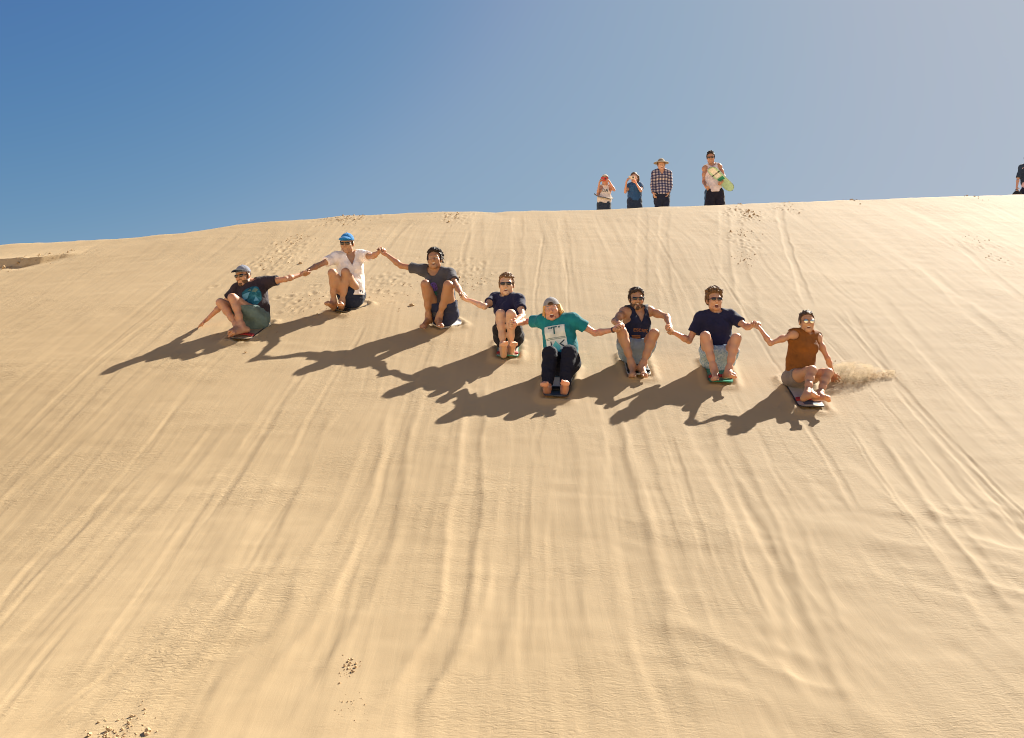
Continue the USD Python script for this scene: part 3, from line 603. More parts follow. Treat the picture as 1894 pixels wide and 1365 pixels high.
        if not arms:
            for c, sg in (('a', -1), ('b', 1)):
                S = J['s' + c]; w_ = .062 if sleeve == 'tank' else .044
                F.cone(S + r * sg * .012 - f * .2 + u * .0, S + r * sg * .012 + f * .2, w_ * 1.25, w_ * 1.25, .004, mode='sub')
                if sleeve == 'tank':
                    F.cone(S - u * .08 + r * sg * .02 - f * .2, S - u * .08 + r * sg * .02 + f * .2, .066, .066, .004, mode='sub')
                    F.cone(S - u * .15 + r * sg * .045 - f * .2, S - u * .15 + r * sg * .045 + f * .2, .05, .05, .004, mode='sub')
        s.shirtF = F; return s.emit(name, F, m)
    def trousers(s, m, length=.75, ease=.016, flare=.02, seed=1, wr=.006, name='shorts'):
        F = s.field('P ha hb ka kb' + (' aa ab' if length > 1 else ''), .2); s.hips(F, ease * 1.1, .05); s.torso_low(F, ease * 1.1)
        for c in 'ab':
            if length <= 1: s.thigh(F, c, 0, length, ease, .03, cap=True, flare=flare)
            else: s.thigh(F, c, 0, 1, ease, .03); s.shin(F, c, 0, length - 1, ease + .003, .03, cap=True)
        F.ball(s.P + unit((s.J['ka'] + s.J['kb']) / 2 - s.P) * .10 * s.s, .085 * s.s * s.b, .05)
        F.crumple(wr, .07, seed); F.crumple(wr * .4, .03, seed + 5); F.halfspace(s.P + s.up * .13, s.up)
        s.shortF = F; return s.emit(name, F, m)
    def decal(s, polys, m, v0, name='print', parent=None, F=None, off=.0035):
        """Flat print laid on the garment: polygons in metres, u to the viewer's right, v up from the point v0 (fraction of the torso's length)."""
        F = F or s.shirtF; V, T, n0 = [], [], 0
        o = s.P + s.up * np.linalg.norm(s.N - s.P) * v0
        for pg in polys:
            for g in getattr(pg, 'geoms', [pg]):
                if g.is_empty: continue
                vv, ff = trimesh.creation.triangulate_polygon(g, engine='earcut'); v3 = np.c_[vv, np.zeros(len(vv))]
                v3, ff = trimesh.remesh.subdivide_to_size(v3, ff, .016, max_iter=12)
                V.append(v3); T.append(ff + n0); n0 += len(v3)
        V, T = np.vstack(V), np.vstack(T)
        p = o + V[:, :1] * s.right + V[:, 1:2] * s.up + s.fwd * .24; live = np.ones(len(p), bool)
        for _ in range(70):
            d = F.sample(p); live &= d > off; p = p - s.fwd * np.where(live, np.clip(d - off, .0012, .012), 0)[:, None]
        g = trimesh.Trimesh(p, T, process=False)
        if len(T) and np.dot(g.face_normals.mean(0), s.fwd) < 0: T = T[:, ::-1]
        return s.emit(name, (p, T), m, parent)
def letters(text, h, bold=True):
    """Outlines of lettering as polygons, centred, capitals h metres tall."""
    m = meshkit.text_mesh(text, h, .01, bold); t = m.triangles[(m.face_normals[:, 2] > .9)][:, :, :2]
    g = shapely.union_all([Polygon(q).buffer(1e-5) for q in t if abs((q[1][0] - q[0][0]) * (q[2][1] - q[0][1]) - (q[1][1] - q[0][1]) * (q[2][0] - q[0][0])) > 1e-12]); b = g.bounds
    return affinity.translate(g, -(b[0] + b[2]) / 2, -(b[1] + b[3]) / 2)

# ------------------------------------------------------------------ the sliders
RG = lambda *a: tuple(a)
def clasp_hand(P, c, other_w):
    def fn(F, cc):
        J = P.J; w, m = J['w' + c], J['m' + c]; a = unit(np.asarray(other_w) - w)
        cd = unit(CAM - m); v = unit(np.cross(a, cd) * (1 if a[0] > 0 else -1)); v = v if v[2] > 0 else -v
        sg = 1 if c == 'b' else -1                      # the left person's hand lies on top
        d = unit(m - w + .3 * a * np.linalg.norm(m - w))
        sd = np.cross(-v * sg, d); th = 1 if np.dot(sd, cd) > 0 else -1
        hand(F, w + v * sg * .012, unit(d + v * sg * .12), -v * sg, th, curl=(.55, .95, .9), s=P.s * 1.08, thumb=.6)
    return fn
def open_hand(P, c, n, th, curl=(.15, .25, .2), spread=.28, d=None):
    def fn(F, cc):
        J = P.J; w = J['w' + c]; dd = (J['m' + c] - w) if d is None else np.asarray(d, float)
        hand(F, w, dd, np.asarray(n, float), th, curl=curl, s=P.s * 1.05, spread=spread)
    return fn
BLACK_GLOSS = plain('sunglass_black', (.012, .010, .012), .12, .6)
MIRROR = plain('mirror_lens', (.62, .62, .55), .12, .8, metallic=.85)
def rect(x0, y0, x1, y1): return Polygon([(x0, y0), (x1, y0), (x1, y1), (x0, y1)])

SK = {1: (.40, .215, .120), 2: (.37, .205, .110), 3: (.32, .168, .085), 4: (.50, .315, .195), 5: (.47, .240, .150), 6: (.35, .188, .098), 7: (.43, .235, .135), 8: (.38, .208, .112)}
WHO = {
 1: 'man in grey cap and dark teal-printed shirt dragging one hand in the sand',
 2: 'man in blue cap and white V-neck shirt, highest of the sliding riders',
 3: 'smiling curly-haired man in dark grey shirt with purple print sitting on a sliding board',
 4: 'fair short-haired man in sunglasses, navy shirt and black shorts with knees together',
 5: 'laughing blond person in backward grey cap, teal printed shirt and dark jeans',
 6: 'bearded man in sunglasses and navy lettered tank top sliding on a board',
 7: 'spiky-haired man in sunglasses and navy shirt with pale patterned shorts, mouth wide open',
 8: 'woman in rust sleeveless top and round mirrored sunglasses, rightmost of the sliding riders'}
FACES = {
 1: dict(yaw=-.35, pitch=-.25, roll=-.06, eyes=False, brows=None), 2: dict(yaw=-.15, pitch=-.28, roll=.0, eyes=False),
 3: dict(yaw=-.10, pitch=-.05, roll=-.06, mouth=.5), 4: dict(yaw=-.08, pitch=-.12, mouth=.45, eyes=False), 5: dict(yaw=-.12, pitch=-.12, roll=-.10, mouth=1.5),
 6: dict(yaw=.08, pitch=-.12, mouth=.6, eyes=False), 7: dict(yaw=.10, pitch=-.05, mouth=1.7, eyes=False), 8: dict(yaw=.0, pitch=-.10, roll=.04, mouth=.4, eyes=False)}
HAIRS = {1: (.07, .035, .018), 3: (.022, .013, .009), 4: (.17, .095, .045), 5: (.52, .30, .10), 6: (.042, .025, .016), 7: (.13, .07, .032), 8: (.07, .038, .02)}
PEOPLE = {}
for k, Jk in JOINTS.items():
    dark = {c: None for c in 'ab'}
    P = PEOPLE[k] = Person(Jk, WHO[k], min(1.04, max(.9, Jk['s'])), skin('skin_tone_%d' % k, SK[k]), female=k == 8, bulk={2: .98, 4: .96, 5: 1.0, 6: 1.06, 7: 1.04}.get(k, 1.0), group='riders sliding down the dune hand in hand')
    hands = {}
    for c in 'ab':
        if c == 'a' and k > 1: hands[c] = clasp_hand(P, 'a', JOINTS[k - 1]['wb'])
        elif c == 'b' and k < 8: hands[c] = clasp_hand(P, 'b', JOINTS[k + 1]['wa'])
    if k == 1: hands['a'] = open_hand(P, 'a', (.3, .25, -.9), -1)
    if k == 8: hands['b'] = open_hand(P, 'b', (.2, -.5, -.8), 1)
    P.make_body(FACES[k], hands); P.face_bits(FACES[k])
    hm = hairmat('hair_colour_%d' % k, HAIRS[k]) if k in HAIRS else None
    if k == 1:
        P.shirt(cloth('charcoal_maroon_cotton', (.030, .020, .027)), seed=11, ease=.020)
        tri = lambda x, y, s_, f_=1: Polygon([(x - s_, y - s_ * .8 * f_), (x + s_, y - s_ * .8 * f_), (x, y + s_ * .9 * f_)])
        swirl = mat('teal_print_cloth', {'g': ('texture_coordinate', {}), 'n': ('noise_texture', {'scale': 9.0, 'detail': 4.0, 'distortion': 1.2}), 'r': ('rgb_ramp', {'ramp': [(.30, (.008, .030, .045)), (.48, (.010, .085, .13)), (.62, (.03, .15, .21)), (.74, (.12, .26, .36))]}), 'p': ('principled_bsdf', {'roughness': .85, 'specular_ior_level': .2})}, [('g.object', 'n.vector'), ('n.fac', 'r.fac'), ('r.color', 'p.base_color')])
        P.decal([Polygon([(-.12, .05), (-.06, .09), (.02, .12), (.09, .10), (.12, .02), (.11, -.07), (.05, -.13), (-.04, -.12), (-.11, -.06), (-.13, .0)])], swirl, .60)
        P.decal([Polygon([(-.12, .02), (-.02, .045), (-.06, -.03), (-.12, -.05)]), tri(.045, -.05, .035)], plain('pale_blue_ink', (.10, .27, .40), .8, .2), .60, off=.006)
        P.decal([Polygon([(.0, .05), (.05, .09), (.09, .06), (.05, .03)]), Polygon([(-.05, .06), (-.01, .085), (.0, .06)])], plain('olive_ink', (.10, .16, .13), .8, .2), .60, off=.006)
        P.trousers(cloth('sage_grey_cotton', (.105, .15, .14)), .78, seed=12)
        P.cap(cloth('blue_grey_wool', (.19, .20, .25)), cloth('black_brim_cloth', (.012, .011, .014)), brim_len=.07)
        P.shades(BLACK_GLOSS); P.beard(hairmat('beard_1', (.10, .055, .03)), .002); P.hair(hm, .001, seed=3, rough=.003)
    if k == 2:
        P.shirt(cloth('white_cotton', (.74, .68, .66), sheen=.05), seed=21, neck='v', ease=.022, hem=.0, wide=1.5)
        P.trousers(cloth('navy_swim_cloth', (.014, .018, .038)), .26, seed=22, flare=.01, ease=.012)
        P.cap(cloth('bright_blue_cap_cloth', (.012, .17, .42)), cloth('bright_blue_brim_cloth', (.016, .20, .47)), brim_len=.055, tilt=-.1)
        P.shades(BLACK_GLOSS); P.hair(hairmat('hair_colour_2', (.05, .03, .018)), .001, seed=4, rough=.003)
    if k == 3:
        P.shirt(cloth('slate_grey_cotton', (.060, .056, .066)), seed=31, ease=.018, neck='scoop')
        P.decal([affinity.rotate(rect(-.006, -.05, .006, .05), a_, origin=(0, 0)) for a_ in (0, 45, 90, 135)] + [Point(0, 0).buffer(.055).difference(Point(0, 0).buffer(.043))], plain('violet_ink', (.13, .06, .26), .8, .2), .64)
        P.decal([affinity.translate(affinity.rotate(rect(-.005, -.035, .005, .035), a_, origin=(0, 0)), 0, -.09) for a_ in (20, -20, 65, -65)], plain('green_ink', (.03, .14, .10), .8, .2), .64)
        P.trousers(cloth('navy_twill', (.022, .026, .062)), .46, seed=32, flare=.0, ease=.012)
        P.hair(hm, .008, seed=5, tuft=260, tlen=.018, lift=(.3, -.3, .2), rough=.009, tr=.008)
        H = P.local(.0045, .24); rg = np.random.default_rng(55)
        for _ in range(70):
            a0 = np.array([rg.uniform(.055, .085), rg.uniform(-.08, .0), rg.uniform(.0, .10)]); e0 = a0 + np.array([rg.uniform(.005, .026), rg.uniform(-.03, .01), rg.uniform(-.03, .015)]); H.cone(P.hp(a0), P.hp(e0), .009 * P.hs, .005 * P.hs, .004)
        P.emit('hair_curls', H, hm)
    if k == 4:
        P.shirt(cloth('midnight_navy_cotton', (.014, .014, .045)), seed=41, ease=.017)
        P.trousers(cloth('black_swim_cloth', (.012, .010, .013)), .74, seed=42, flare=.015)
        P.shades(BLACK_GLOSS, rz=.016, rx=.029); P.hair(hm, .006, seed=6, line=.012, tuft=200, tlen=.011, lift=(0, .1, .2), tr=.0055, tph=1.1, rough=.007)
    if k == 5:
        P.shirt(cloth('teal_cotton', (.010, .165, .195)), seed=51, ease=.022, hem=-.07, wide=1.5)
        P.decal([Polygon([(-.135, .13), (-.137, .0), (-.128, -.15), (.11, -.15), (.102, .0), (.10, .13)])], cloth('white_print_cloth', (.60, .62, .58)), .58)
        ink = plain('dark_teal_ink', (.03, .11, .12), .8, .2)
        P.decal([affinity.translate(letters('T', .085), -.02, .075), rect(-.06, .095, -.04, .115), rect(-.085, .095, -.068, .115), rect(.03, .095, .05, .115)] + [rect(-.13, -.012 - .014 * q, .095, -.007 - .014 * q) for q in range(2)], ink, .58, off=.0065)
        P.decal([Polygon([(-.02, -.045), (.035, -.12), (.0, -.20), (-.04, -.20), (-.075, -.12)])], plain('aqua_ink', (.12, .46, .44), .8, .2), .58, off=.0065)
        for g in (1, -1): P.decal([LineString([(-.075 * g - .0, -.05), (-.05 * g - .02, -.085), (-.085 * g - .01, -.12), (-.11 * g, -.13)]).buffer(.007)], plain('black_ink', (.035, .055, .065), .8, .2), .58, off=.0065)
        P.trousers(cloth('dark_denim', (.0085, .009, .018), sheen=.0), 1.88, seed=52, ease=.018, wr=.008, name='jeans')
        P.hair(hm, .001, seed=7, line=-.02, rough=.003)
        rg = np.random.default_rng(77)
        for g in (-1, 1):
            H = P.local(.0045, .3)
            for _ in range(22 if g > 0 else 9):
                a0 = np.array([g * rg.uniform(.070, .088), rg.uniform(-.06, .02), rg.uniform(.0, .055)]); mid = a0 + np.array([g * rg.uniform(.0, .022), rg.uniform(-.01, .01), -.055]); end = mid + np.array([g * rg.uniform(-.02, .035), rg.uniform(-.02, .02), -rg.uniform(.03, .065)])
                H.cone(P.hp(a0), P.hp(mid), .010 * P.hs, .009 * P.hs, .006); H.cone(P.hp(mid), P.hp(end), .009 * P.hs, .003 * P.hs, .005)
            P.emit('hair_strands', H, hm)
        P.cap(cloth('mid_grey_cap_cloth', (.24, .23, .235)), cloth('grey_brim_cloth', (.21, .20, .21)), back=hairmat('hair_brown_tuft', (.10, .05, .02)))
        W_ = P.field('wb eb', .1); J = P.J; w, e = J['wb'], J['eb']; W_.cone(w + (e - w) * .02, w + (e - w) * .12, .033, .033, 0, cap=True, cap0=True); P.emit('wristband', W_, plain('brown_band', (.06, .025, .02)))
    if k == 6:
        navy = cloth('navy_jersey', (.012, .014, .036))
        P.shirt(navy, sleeve='tank', seed=61, ease=.014, neck='v', arms=False, name='tank_top')
        P.decal([letters('ESCAPE', .036)], plain('orange_ink', (.27, .11, .035), .8, .2), .50)
        P.decal([rect(-.115 + .002 * q, -.075 - .018 * q, -.02, -.063 - .018 * q) for q in range(3)], plain('amber_ink', (.27, .10, .025), .8, .2), .50)
        P.trousers(cloth('light_denim', (.21, .26, .32)), .58, seed=62, flare=.012, ease=.011)
        P.shades(BLACK_GLOSS, rx=.030, rz=.019); P.beard(hairmat('beard_6', (.075, .042, .026)), .002); P.hair(hm, .011, seed=8, tuft=260, tlen=.014, lift=(0, .1, .1), rough=.009, line=.008, tr=.006, tph=1.1)
    if k == 7:
        P.shirt(cloth('deep_navy_cotton', (.013, .013, .040)), seed=71, ease=.018, sleeve=.62)
        pat = mat('speckled_swim_cloth', {'g': ('texture_coordinate', {}), 'v': ('voronoi_texture', {'scale': 85.0}), 'r': ('rgb_ramp', {'ramp': [(.0, (.05, .13, .25)), (.34, (.13, .25, .36)), (.5, (.38, .46, .52))]}), 'p': ('principled_bsdf', {'roughness': .9, 'specular_ior_level': .2})}, [('g.object', 'v.vector'), ('v.distance', 'r.fac'), ('r.color', 'p.base_color')])
        P.trousers(pat, .52, seed=72, flare=.012, ease=.011)
        P.shades(BLACK_GLOSS, rx=.029, rz=.018); P.hair(hm, .016, seed=9, tuft=300, tlen=.030, lift=(.15, .0, .25), line=.004, tr=.0055, tph=1.05, rough=.010)
    if k == 8:
        P.shirt(cloth('rust_suede', (.185, .066, .013), sheen=.0), sleeve='none', seed=81, ease=.020, neck='crew', arms=False, hem=-.085, name='top', wide=1.5)
        P.trousers(cloth('pale_denim', (.17, .14, .125)), .33, seed=82, flare=.012, ease=.010)
        P.shades(plain('gold_frame', (.10, .07, .03), .3), lens=MIRROR); P.hair(hm, .008, seed=10, tuft=30, tlen=.016, lift=(0, -1, .1), rough=.004, line=-.004)
        G = P.local(.0045, .3); G.ell(P.hp((.0, -.135, .06)), np.array([.035, .04, .035]) * P.hs, P.R, .02); G.crumple(.005, .02, 2); P.emit('hair_bun', G, hm)

# ------------------------------------------------------------------ the boards they sit on
def board_mesh(Lb, Wb, th=.011, rise=.045, nn=44, mm=12, lift0=0.0, z0=0.0, inset=0.0, u0=-.5, u1=.5):
    us = np.linspace(u0, u1, nn); top = []
    for u_ in us:
        e = min(1, max(0, 1 - abs(2 * u_)) * Lb * .5 / (Wb * .62)); w = Wb / 2 * math.sqrt(max(1e-4, 1 - (1 - e) ** 2)) * (1 - .05 * (1 - abs(2 * u_))) - inset
        zz = rise * max(0, (u_ - .30) / .2) ** 2 + rise * .35 * max(0, (-u_ - .38) / .12) ** 2
        top.append([(u_ * Lb, q * max(w, .002), zz + z0) for q in np.linspace(-1, 1, mm)])
    return np.array(top)
def closed(top, th):
    nn, mm, _ = top.shape; bot = top - np.array([0, 0, th]); V = np.vstack([top.reshape(-1, 3), bot.reshape(-1, 3)])
    i = np.arange(nn * mm).reshape(nn, mm); Q = np.stack([i[:-1, :-1], i[1:, :-1], i[1:, 1:], i[:-1, 1:]], -1).reshape(-1, 4)[:, ::-1]
    B = Q[:, ::-1] + nn * mm; ring = np.concatenate([i[0, :], i[1:, -1], i[-1, -2::-1], i[-2:0:-1, 0]]); r2 = np.roll(ring, -1)
    S = np.stack([ring, r2, r2 + nn * mm, ring + nn * mm], 1)
    return V, np.vstack([Q, B, S])
def place_board(Lb, Wb, frame, loc, label, base_c, deck_c, prints=(), strap=None, name='sandboard', group=None, leash=None):
    R = np.asarray(frame); root = thing(name, loc, label, 'sandboard', group); go = lambda V: V @ R.T
    V, Q = closed(board_mesh(Lb, Wb, z0=.0), .011); obj('base', (go(V), Q), base_c, root)
    top = board_mesh(Lb, Wb, z0=.004, inset=.006, u0=-.485, u1=.485); V, Q = closed(top, .003); obj('deck', (go(V), Q), deck_c, root)
    for (u0, u1, w, m) in prints:
        t_ = board_mesh(Lb, Wb * w, z0=.0065, u0=u0, u1=u1, nn=16); V, Q = closed(t_, .0015); obj('deck_stripe', (go(V), Q), m, root)
    if strap is not None:
        us, m = strap; t_ = board_mesh(Lb, Wb * .98, z0=.018, u0=us - .035, u1=us + .035, nn=6, mm=14); t_[..., 2] += .016 * (1 - (t_[..., 1] / (Wb * .5)) ** 2); V, Q = closed(t_, .016); obj('foot_strap', (go(V), Q), m, root)
    return root
RED = plain('red_strap', (.33, .022, .022), .6); CREAM = plain('cream_board_paint', (.50, .45, .37), .35); DK = plain('dark_board_base', (.03, .03, .035), .5); TEALB = plain('green_board_paint', (.02, .20, .13), .3)
WHITEB = plain('white_board_paint', (.66, .62, .56), .35); TANB = plain('tan_board_ply', (.38, .27, .15), .5); BLUEB = plain('slate_blue_board_paint', (.05, .09, .13), .4); BLACKB = plain('black_board_paint', (.016, .016, .018), .4)
BSPEC = {1: (DK, TANB, [], (.24, RED), 'tan sandboard with red foot strap under the man in grey cap'),
 2: (DK, TANB, [(.25, .45, .6, BLACKB)], (.28, BLACKB), 'small dark-nosed sandboard under the man in blue cap'),
 3: (WHITEB, WHITEB, [(.1, .34, .7, BLACKB)], (.24, BLACKB), 'white sandboard under the curly-haired man in dark grey shirt'),
 4: (TEALB, CREAM, [], (.25, RED), 'cream sandboard with red strap under the fair man in black shorts'),
 5: (DK, BLUEB, [(-.1, .22, .7, WHITEB)], (.26, BLACKB), 'slate grey sandboard under the rider in dark jeans'),
 6: (WHITEB, BLACKB, [], (.24, BLACKB), 'black sandboard with white edge under the man in tank top'),
 7: (TEALB, TEALB, [(.20, .27, .9, WHITEB)], (.24, RED), 'green sandboard with white stripe and red strap under the spiky-haired man'),
 8: (DK, CREAM, [(.22, .36, .55, BLUEB)], (.23, RED), 'cream sandboard with blue motif and red strap under the woman in rust top')}
for k, (c, d, Lb, Wb) in BOARDS.items():
    n_ = unit(FN - np.dot(FN, d) * d); sd = np.cross(n_, d); b_, dk_, pr, st, lab = BSPEC[k]
    place_board(Lb, Wb, np.stack([d, sd, n_], 1), c + n_ * .022, lab, b_, dk_, pr, st, group='sandboards under the riders')

# ------------------------------------------------------------------ the onlookers on the crest
def stand_at(px_x, crown_row, height, y0=20.2, y1=26.0):
    """Ground point where a person of this height shows the crown at that row."""
    r = unproject((px_x, crown_row)); xx = 21 * r[0] / r[1]; yc = np.linspace(15, 30, 300); k = np.argmax((base(yc * r[0] / r[1], yc) - CAMZ) / yc)
    ys = np.linspace(yc[k] + .5, yc[k] + 6, 240); P = CAM + r * ((ys / r[1])[:, None])
    g = np.array([gz(p[0], p[1]) for p in P]); i = np.argmin(np.abs(P[:, 2] - height - g)); return np.array([P[i, 0], P[i, 1], g[i]])
def standing(px, base_p, H, female):
    """Joints from what the photograph shows (px: name -> (x, y, metres nearer the camera)), the rest straight down to the sand."""
    J = {}
    for n, (a, b, dy) in px.items():
        r = unproject((a, b)); J[n] = CAM + r * ((base_p[1] - dy) / r[1])
    J['P'] = (J['ha'] + J['hb']) / 2
    for c in 'ab':
        h = J['h' + c]; f = np.array([h[0] + (.02 if c == 'b' else -.02), h[1] + .0, gz(h[0], h[1]) + .085])
        J['a' + c] = f; J['k' + c] = h + (f - h) * .5 + np.array([0, -.03, 0]); J['t' + c] = f + np.array([(.03 if c == 'b' else -.03), -.13, -.045]) 
    return J
OL = {
 1: dict(x=1119, top=324, H=1.50, female=True, px=dict(N=(1119.5,345.5,0), Hd=(1119,333.5,.05), sa=(1109.5,348.5,0), ea=(1105.5,359.5,.04), wa=(1108.5,338.5,.18), sb=(1129.5,347,0), eb=(1136,351.5,.10), wb=(1128.5,338,.17), ha=(1112.5,379,0), hb=(1121.5,379,0), ma=(1110,334,.22), mb=(1125.5,333,.22))),
 2: dict(x=1172, top=319, H=1.52, female=True, px=dict(N=(1175,341,0), Hd=(1173,329,.06), sa=(1164,345,0), ea=(1156.5,355.5,.06), wa=(1158.5,337,.20), sb=(1185,344,0), eb=(1185.5,353,.16), wb=(1176.5,339,.22), ha=(1168.5,372,0), hb=(1179,372,0), ma=(1160.5,331.5,.24), mb=(1173.5,333,.24))),
 3: dict(x=1223, top=298, H=1.66, female=True, px=dict(N=(1223.5,315.5,0), Hd=(1223,305,.04), sa=(1210.5,321,0), ea=(1207,342,0), wa=(1208.5,357,.06), sb=(1237,321,0), eb=(1240,342,0), wb=(1236.5,357,.06), ha=(1217,362,0), hb=(1230.5,362,0), ma=(1210.5,363.5,.08), mb=(1234,363.5,.08))),
 4: dict(x=1315, top=281, H=1.80, female=False, px=dict(N=(1316,305.5,0), Hd=(1314.5,292,.06), sa=(1303,312,0), ea=(1301.5,336,-.02), wa=(1304.5,344,.20), sb=(1331,308,0), eb=(1339,326,-.02), wb=(1336,336,.20), ha=(1312.5,356,0), hb=(1330,356,0), ma=(1307,347,.25), mb=(1333,339.5,.25))),
 5: dict(x=1901, top=284, H=1.72, female=False, px=dict(N=(1902,306,0), Hd=(1902,294,.05), sa=(1889.5,310,0), ea=(1883,330,0), wa=(1880.5,347,.04), sb=(1914,310,0), eb=(1919,330,0), wb=(1920,348,.04), ha=(1895.5,354,0), hb=(1909.5,354,0), ma=(1881,353,.06), mb=(1921,354,.06)))}
OLAB = {1: 'person in white lettered top on the crest raising a red camera to the eyes', 2: 'long-haired person in blue shirt on the crest photographing with a pale phone',
        3: 'person in plaid shirt and straw sun hat standing on the crest', 4: 'dark-haired man in white tank top on the crest with a sandboard under his arm', 5: 'person in open dark shirt over pink top at the right edge of the crest'}
LOOK = {}
for k, o in OL.items():
    b = stand_at(o['x'], o['top'], o['H']); J = standing(o['px'], b, o['H'], o['female'])
    sc = o['H'] / (1.66 if o['female'] else 1.78)
    P = LOOK[k] = Person(J, OLAB[k], sc, skin('skin_tone_onlooker_%d' % k, [(.46, .25, .16), (.48, .27, .18), (.50, .29, .19), (.40, .21, .125), (.42, .24, .16)][k - 1]), female=o['female'], h=.0085, group='onlookers along the crest', origin=(J['P'][0], J['P'][1], gz(J['P'][0], J['P'][1])))
    if k in (1, 2): hands = {'a': open_hand(P, 'a', (.8, -.2, -.2), -1, curl=(.6, .6, .5), spread=.1), 'b': open_hand(P, 'b', (-.8, -.2, -.2), 1, curl=(.6, .6, .5), spread=.1)}
    elif k == 4: hands = {'a': open_hand(P, 'a', (.6, .4, .5), 1, curl=(.8, .9, .7)), 'b': open_hand(P, 'b', (-.5, .4, .6), -1, curl=(.8, .9, .7))}
    else: hands = {'a': open_hand(P, 'a', (1, 0, 0), -1, curl=(.3, .4, .3), spread=.08), 'b': open_hand(P, 'b', (-1, 0, 0), 1, curl=(.3, .4, .3), spread=.08)}
    fc = {1: dict(pitch=-.3), 2: dict(pitch=-.3, yaw=-.1), 3: dict(pitch=-.2, mouth=.4), 4: dict(pitch=-.3, yaw=-.15, brows=hairmat('hair_onlooker_4', (.03, .02, .015))), 5: dict(pitch=-.2)}[k]
    P.make_body(fc, hands); P.face_bits(fc)
    hc = hairmat('hair_onlooker_%d' % k, {1: (.06, .035, .02), 2: (.10, .055, .03), 3: (.09, .05, .025), 4: (.03, .02, .015), 5: (.04, .025, .018)}[k])
    denim = cloth('onlooker_denim_%d' % k, {1: (.030, .042, .065), 2: (.022, .034, .065), 3: (.018, .022, .042), 4: (.014, .013, .024), 5: (.015, .014, .03)}[k])
    if k == 1:
        P.shirt(cloth('white_tank_cloth', (.66, .58, .54)), sleeve='tank', arms=False, seed=101, ease=.016, hem=.01, neck='crew', name='top', wide=1.4)
        P.decal([letters('DA', .07)], plain('black_ink', (.035, .055, .065), .8, .2), .70); P.trousers(denim, .5, seed=102, name='shorts', flare=.03)
        P.hair(hc, .008, seed=103); G = P.local(.006, .24)
        G.ell(P.hp((0, -.012, .045)), np.array([.087, .106, .098]) * P.hs, P.R, 0, cut=[((0, -.1, 1.0), .035)]); P.emit('hat', G, cloth('pale_straw', (.50, .43, .33)))
    if k == 2:
        P.shirt(cloth('mid_blue_cotton', (.030, .085, .20)), seed=111, ease=.018, sleeve=.35, hem=-.02); P.trousers(denim, .50, seed=112, flare=.03)
        P.hair(hc, .010, seed=113); G = P.local(.006, .36)
        for q in range(5): G.cone(P.hp((.05 + .01 * q, -.05, .03)), P.hp((.085 + .008 * q, -.03 - .01 * q, -.20 - .01 * q)), .030 * P.hs, .012 * P.hs, .02)
        G.crumple(.006, .03, 9); P.emit('hair_tail', G, hc)
    if k == 3:
        plaid = mat('blue_plaid_flannel', {'g': ('texture_coordinate', {}), 'x': ('wave_texture', {'bands_direction': 'x', 'scale': 4.6}), 'z': ('wave_texture', {'bands_direction': 'z', 'scale': 4.6}),
            'rx': ('rgb_ramp', {'ramp': [(.40, (0, 0, 0)), (.60, (.5, .5, .5))]}), 'rz': ('rgb_ramp', {'ramp': [(.40, (0, 0, 0)), (.60, (.5, .5, .5))]}), 'a': ('math', {'math_type': 'add'}),
            'r': ('rgb_ramp', {'ramp': [(.0, (.030, .034, .085)), (.45, (.12, .10, .14)), (.55, (.14, .12, .16)), (1, (.48, .42, .42))]}), 'p': ('principled_bsdf', {'roughness': .9, 'specular_ior_level': .2})},
            [('g.object', 'x.vector'), ('g.object', 'z.vector'), ('x.fac', 'rx.fac'), ('z.fac', 'rz.fac'), ('rx.color', 'a.value1'), ('rz.color', 'a.value2'), ('a.value', 'r.fac'), ('r.color', 'p.base_color')])
        P.shirt(plaid, seed=121, ease=.018, sleeve=1.5, hem=-.0, neck='v', wide=1.3); P.trousers(denim, 1.9, seed=122, ease=.012, name='jeans')
        P.hair(hc, .008, seed=123); straw = cloth('tan_straw', (.30, .23, .15), scale=90)
        G = P.local(.0055, .26); G.ell(P.hp((0, -.012, .042)), np.array([.088, .107, .102]) * P.hs, P.R, 0, cut=[((0, 0, 1.0), .02)])
        G.ell(P.hp((0, -.006, .040)), np.array([.165, .185, .034]) * P.hs, P.R, .01, cut=[((0, 0, 1.0), -.022)]); G.ell(P.hp((0, -.006, .026)), np.array([.162, .182, .034]) * P.hs, P.R, 0, mode='sub'); P.emit('sun_hat', G, straw)
    if k == 4:
        P.shirt(cloth('lilac_white_cotton', (.62, .54, .56)), sleeve='tank', arms=False, seed=131, ease=.018, neck='scoop', hem=-.02, name='tank_top', wide=1.5)
        P.decal([Point(.03 * math.cos(a_) - .04, .05 + .035 * math.sin(a_)).buffer(.02) for a_ in (0, 1.3, 2.6, 3.9, 5.2)] + [Polygon([(-.09, .0), (-.05, .05), (-.03, -.02)]), Polygon([(.0, .05), (.07, .08), (.03, .03)])], plain('purple_ink', (.12, .08, .22), .8, .2), .66)
        P.trousers(denim, 1.0, seed=132, flare=.045); P.hair(hc, .013, seed=133, tuft=60, tlen=.025, line=.004)
        P.shades(BLACK_GLOSS, rx=.024, rz=.016)
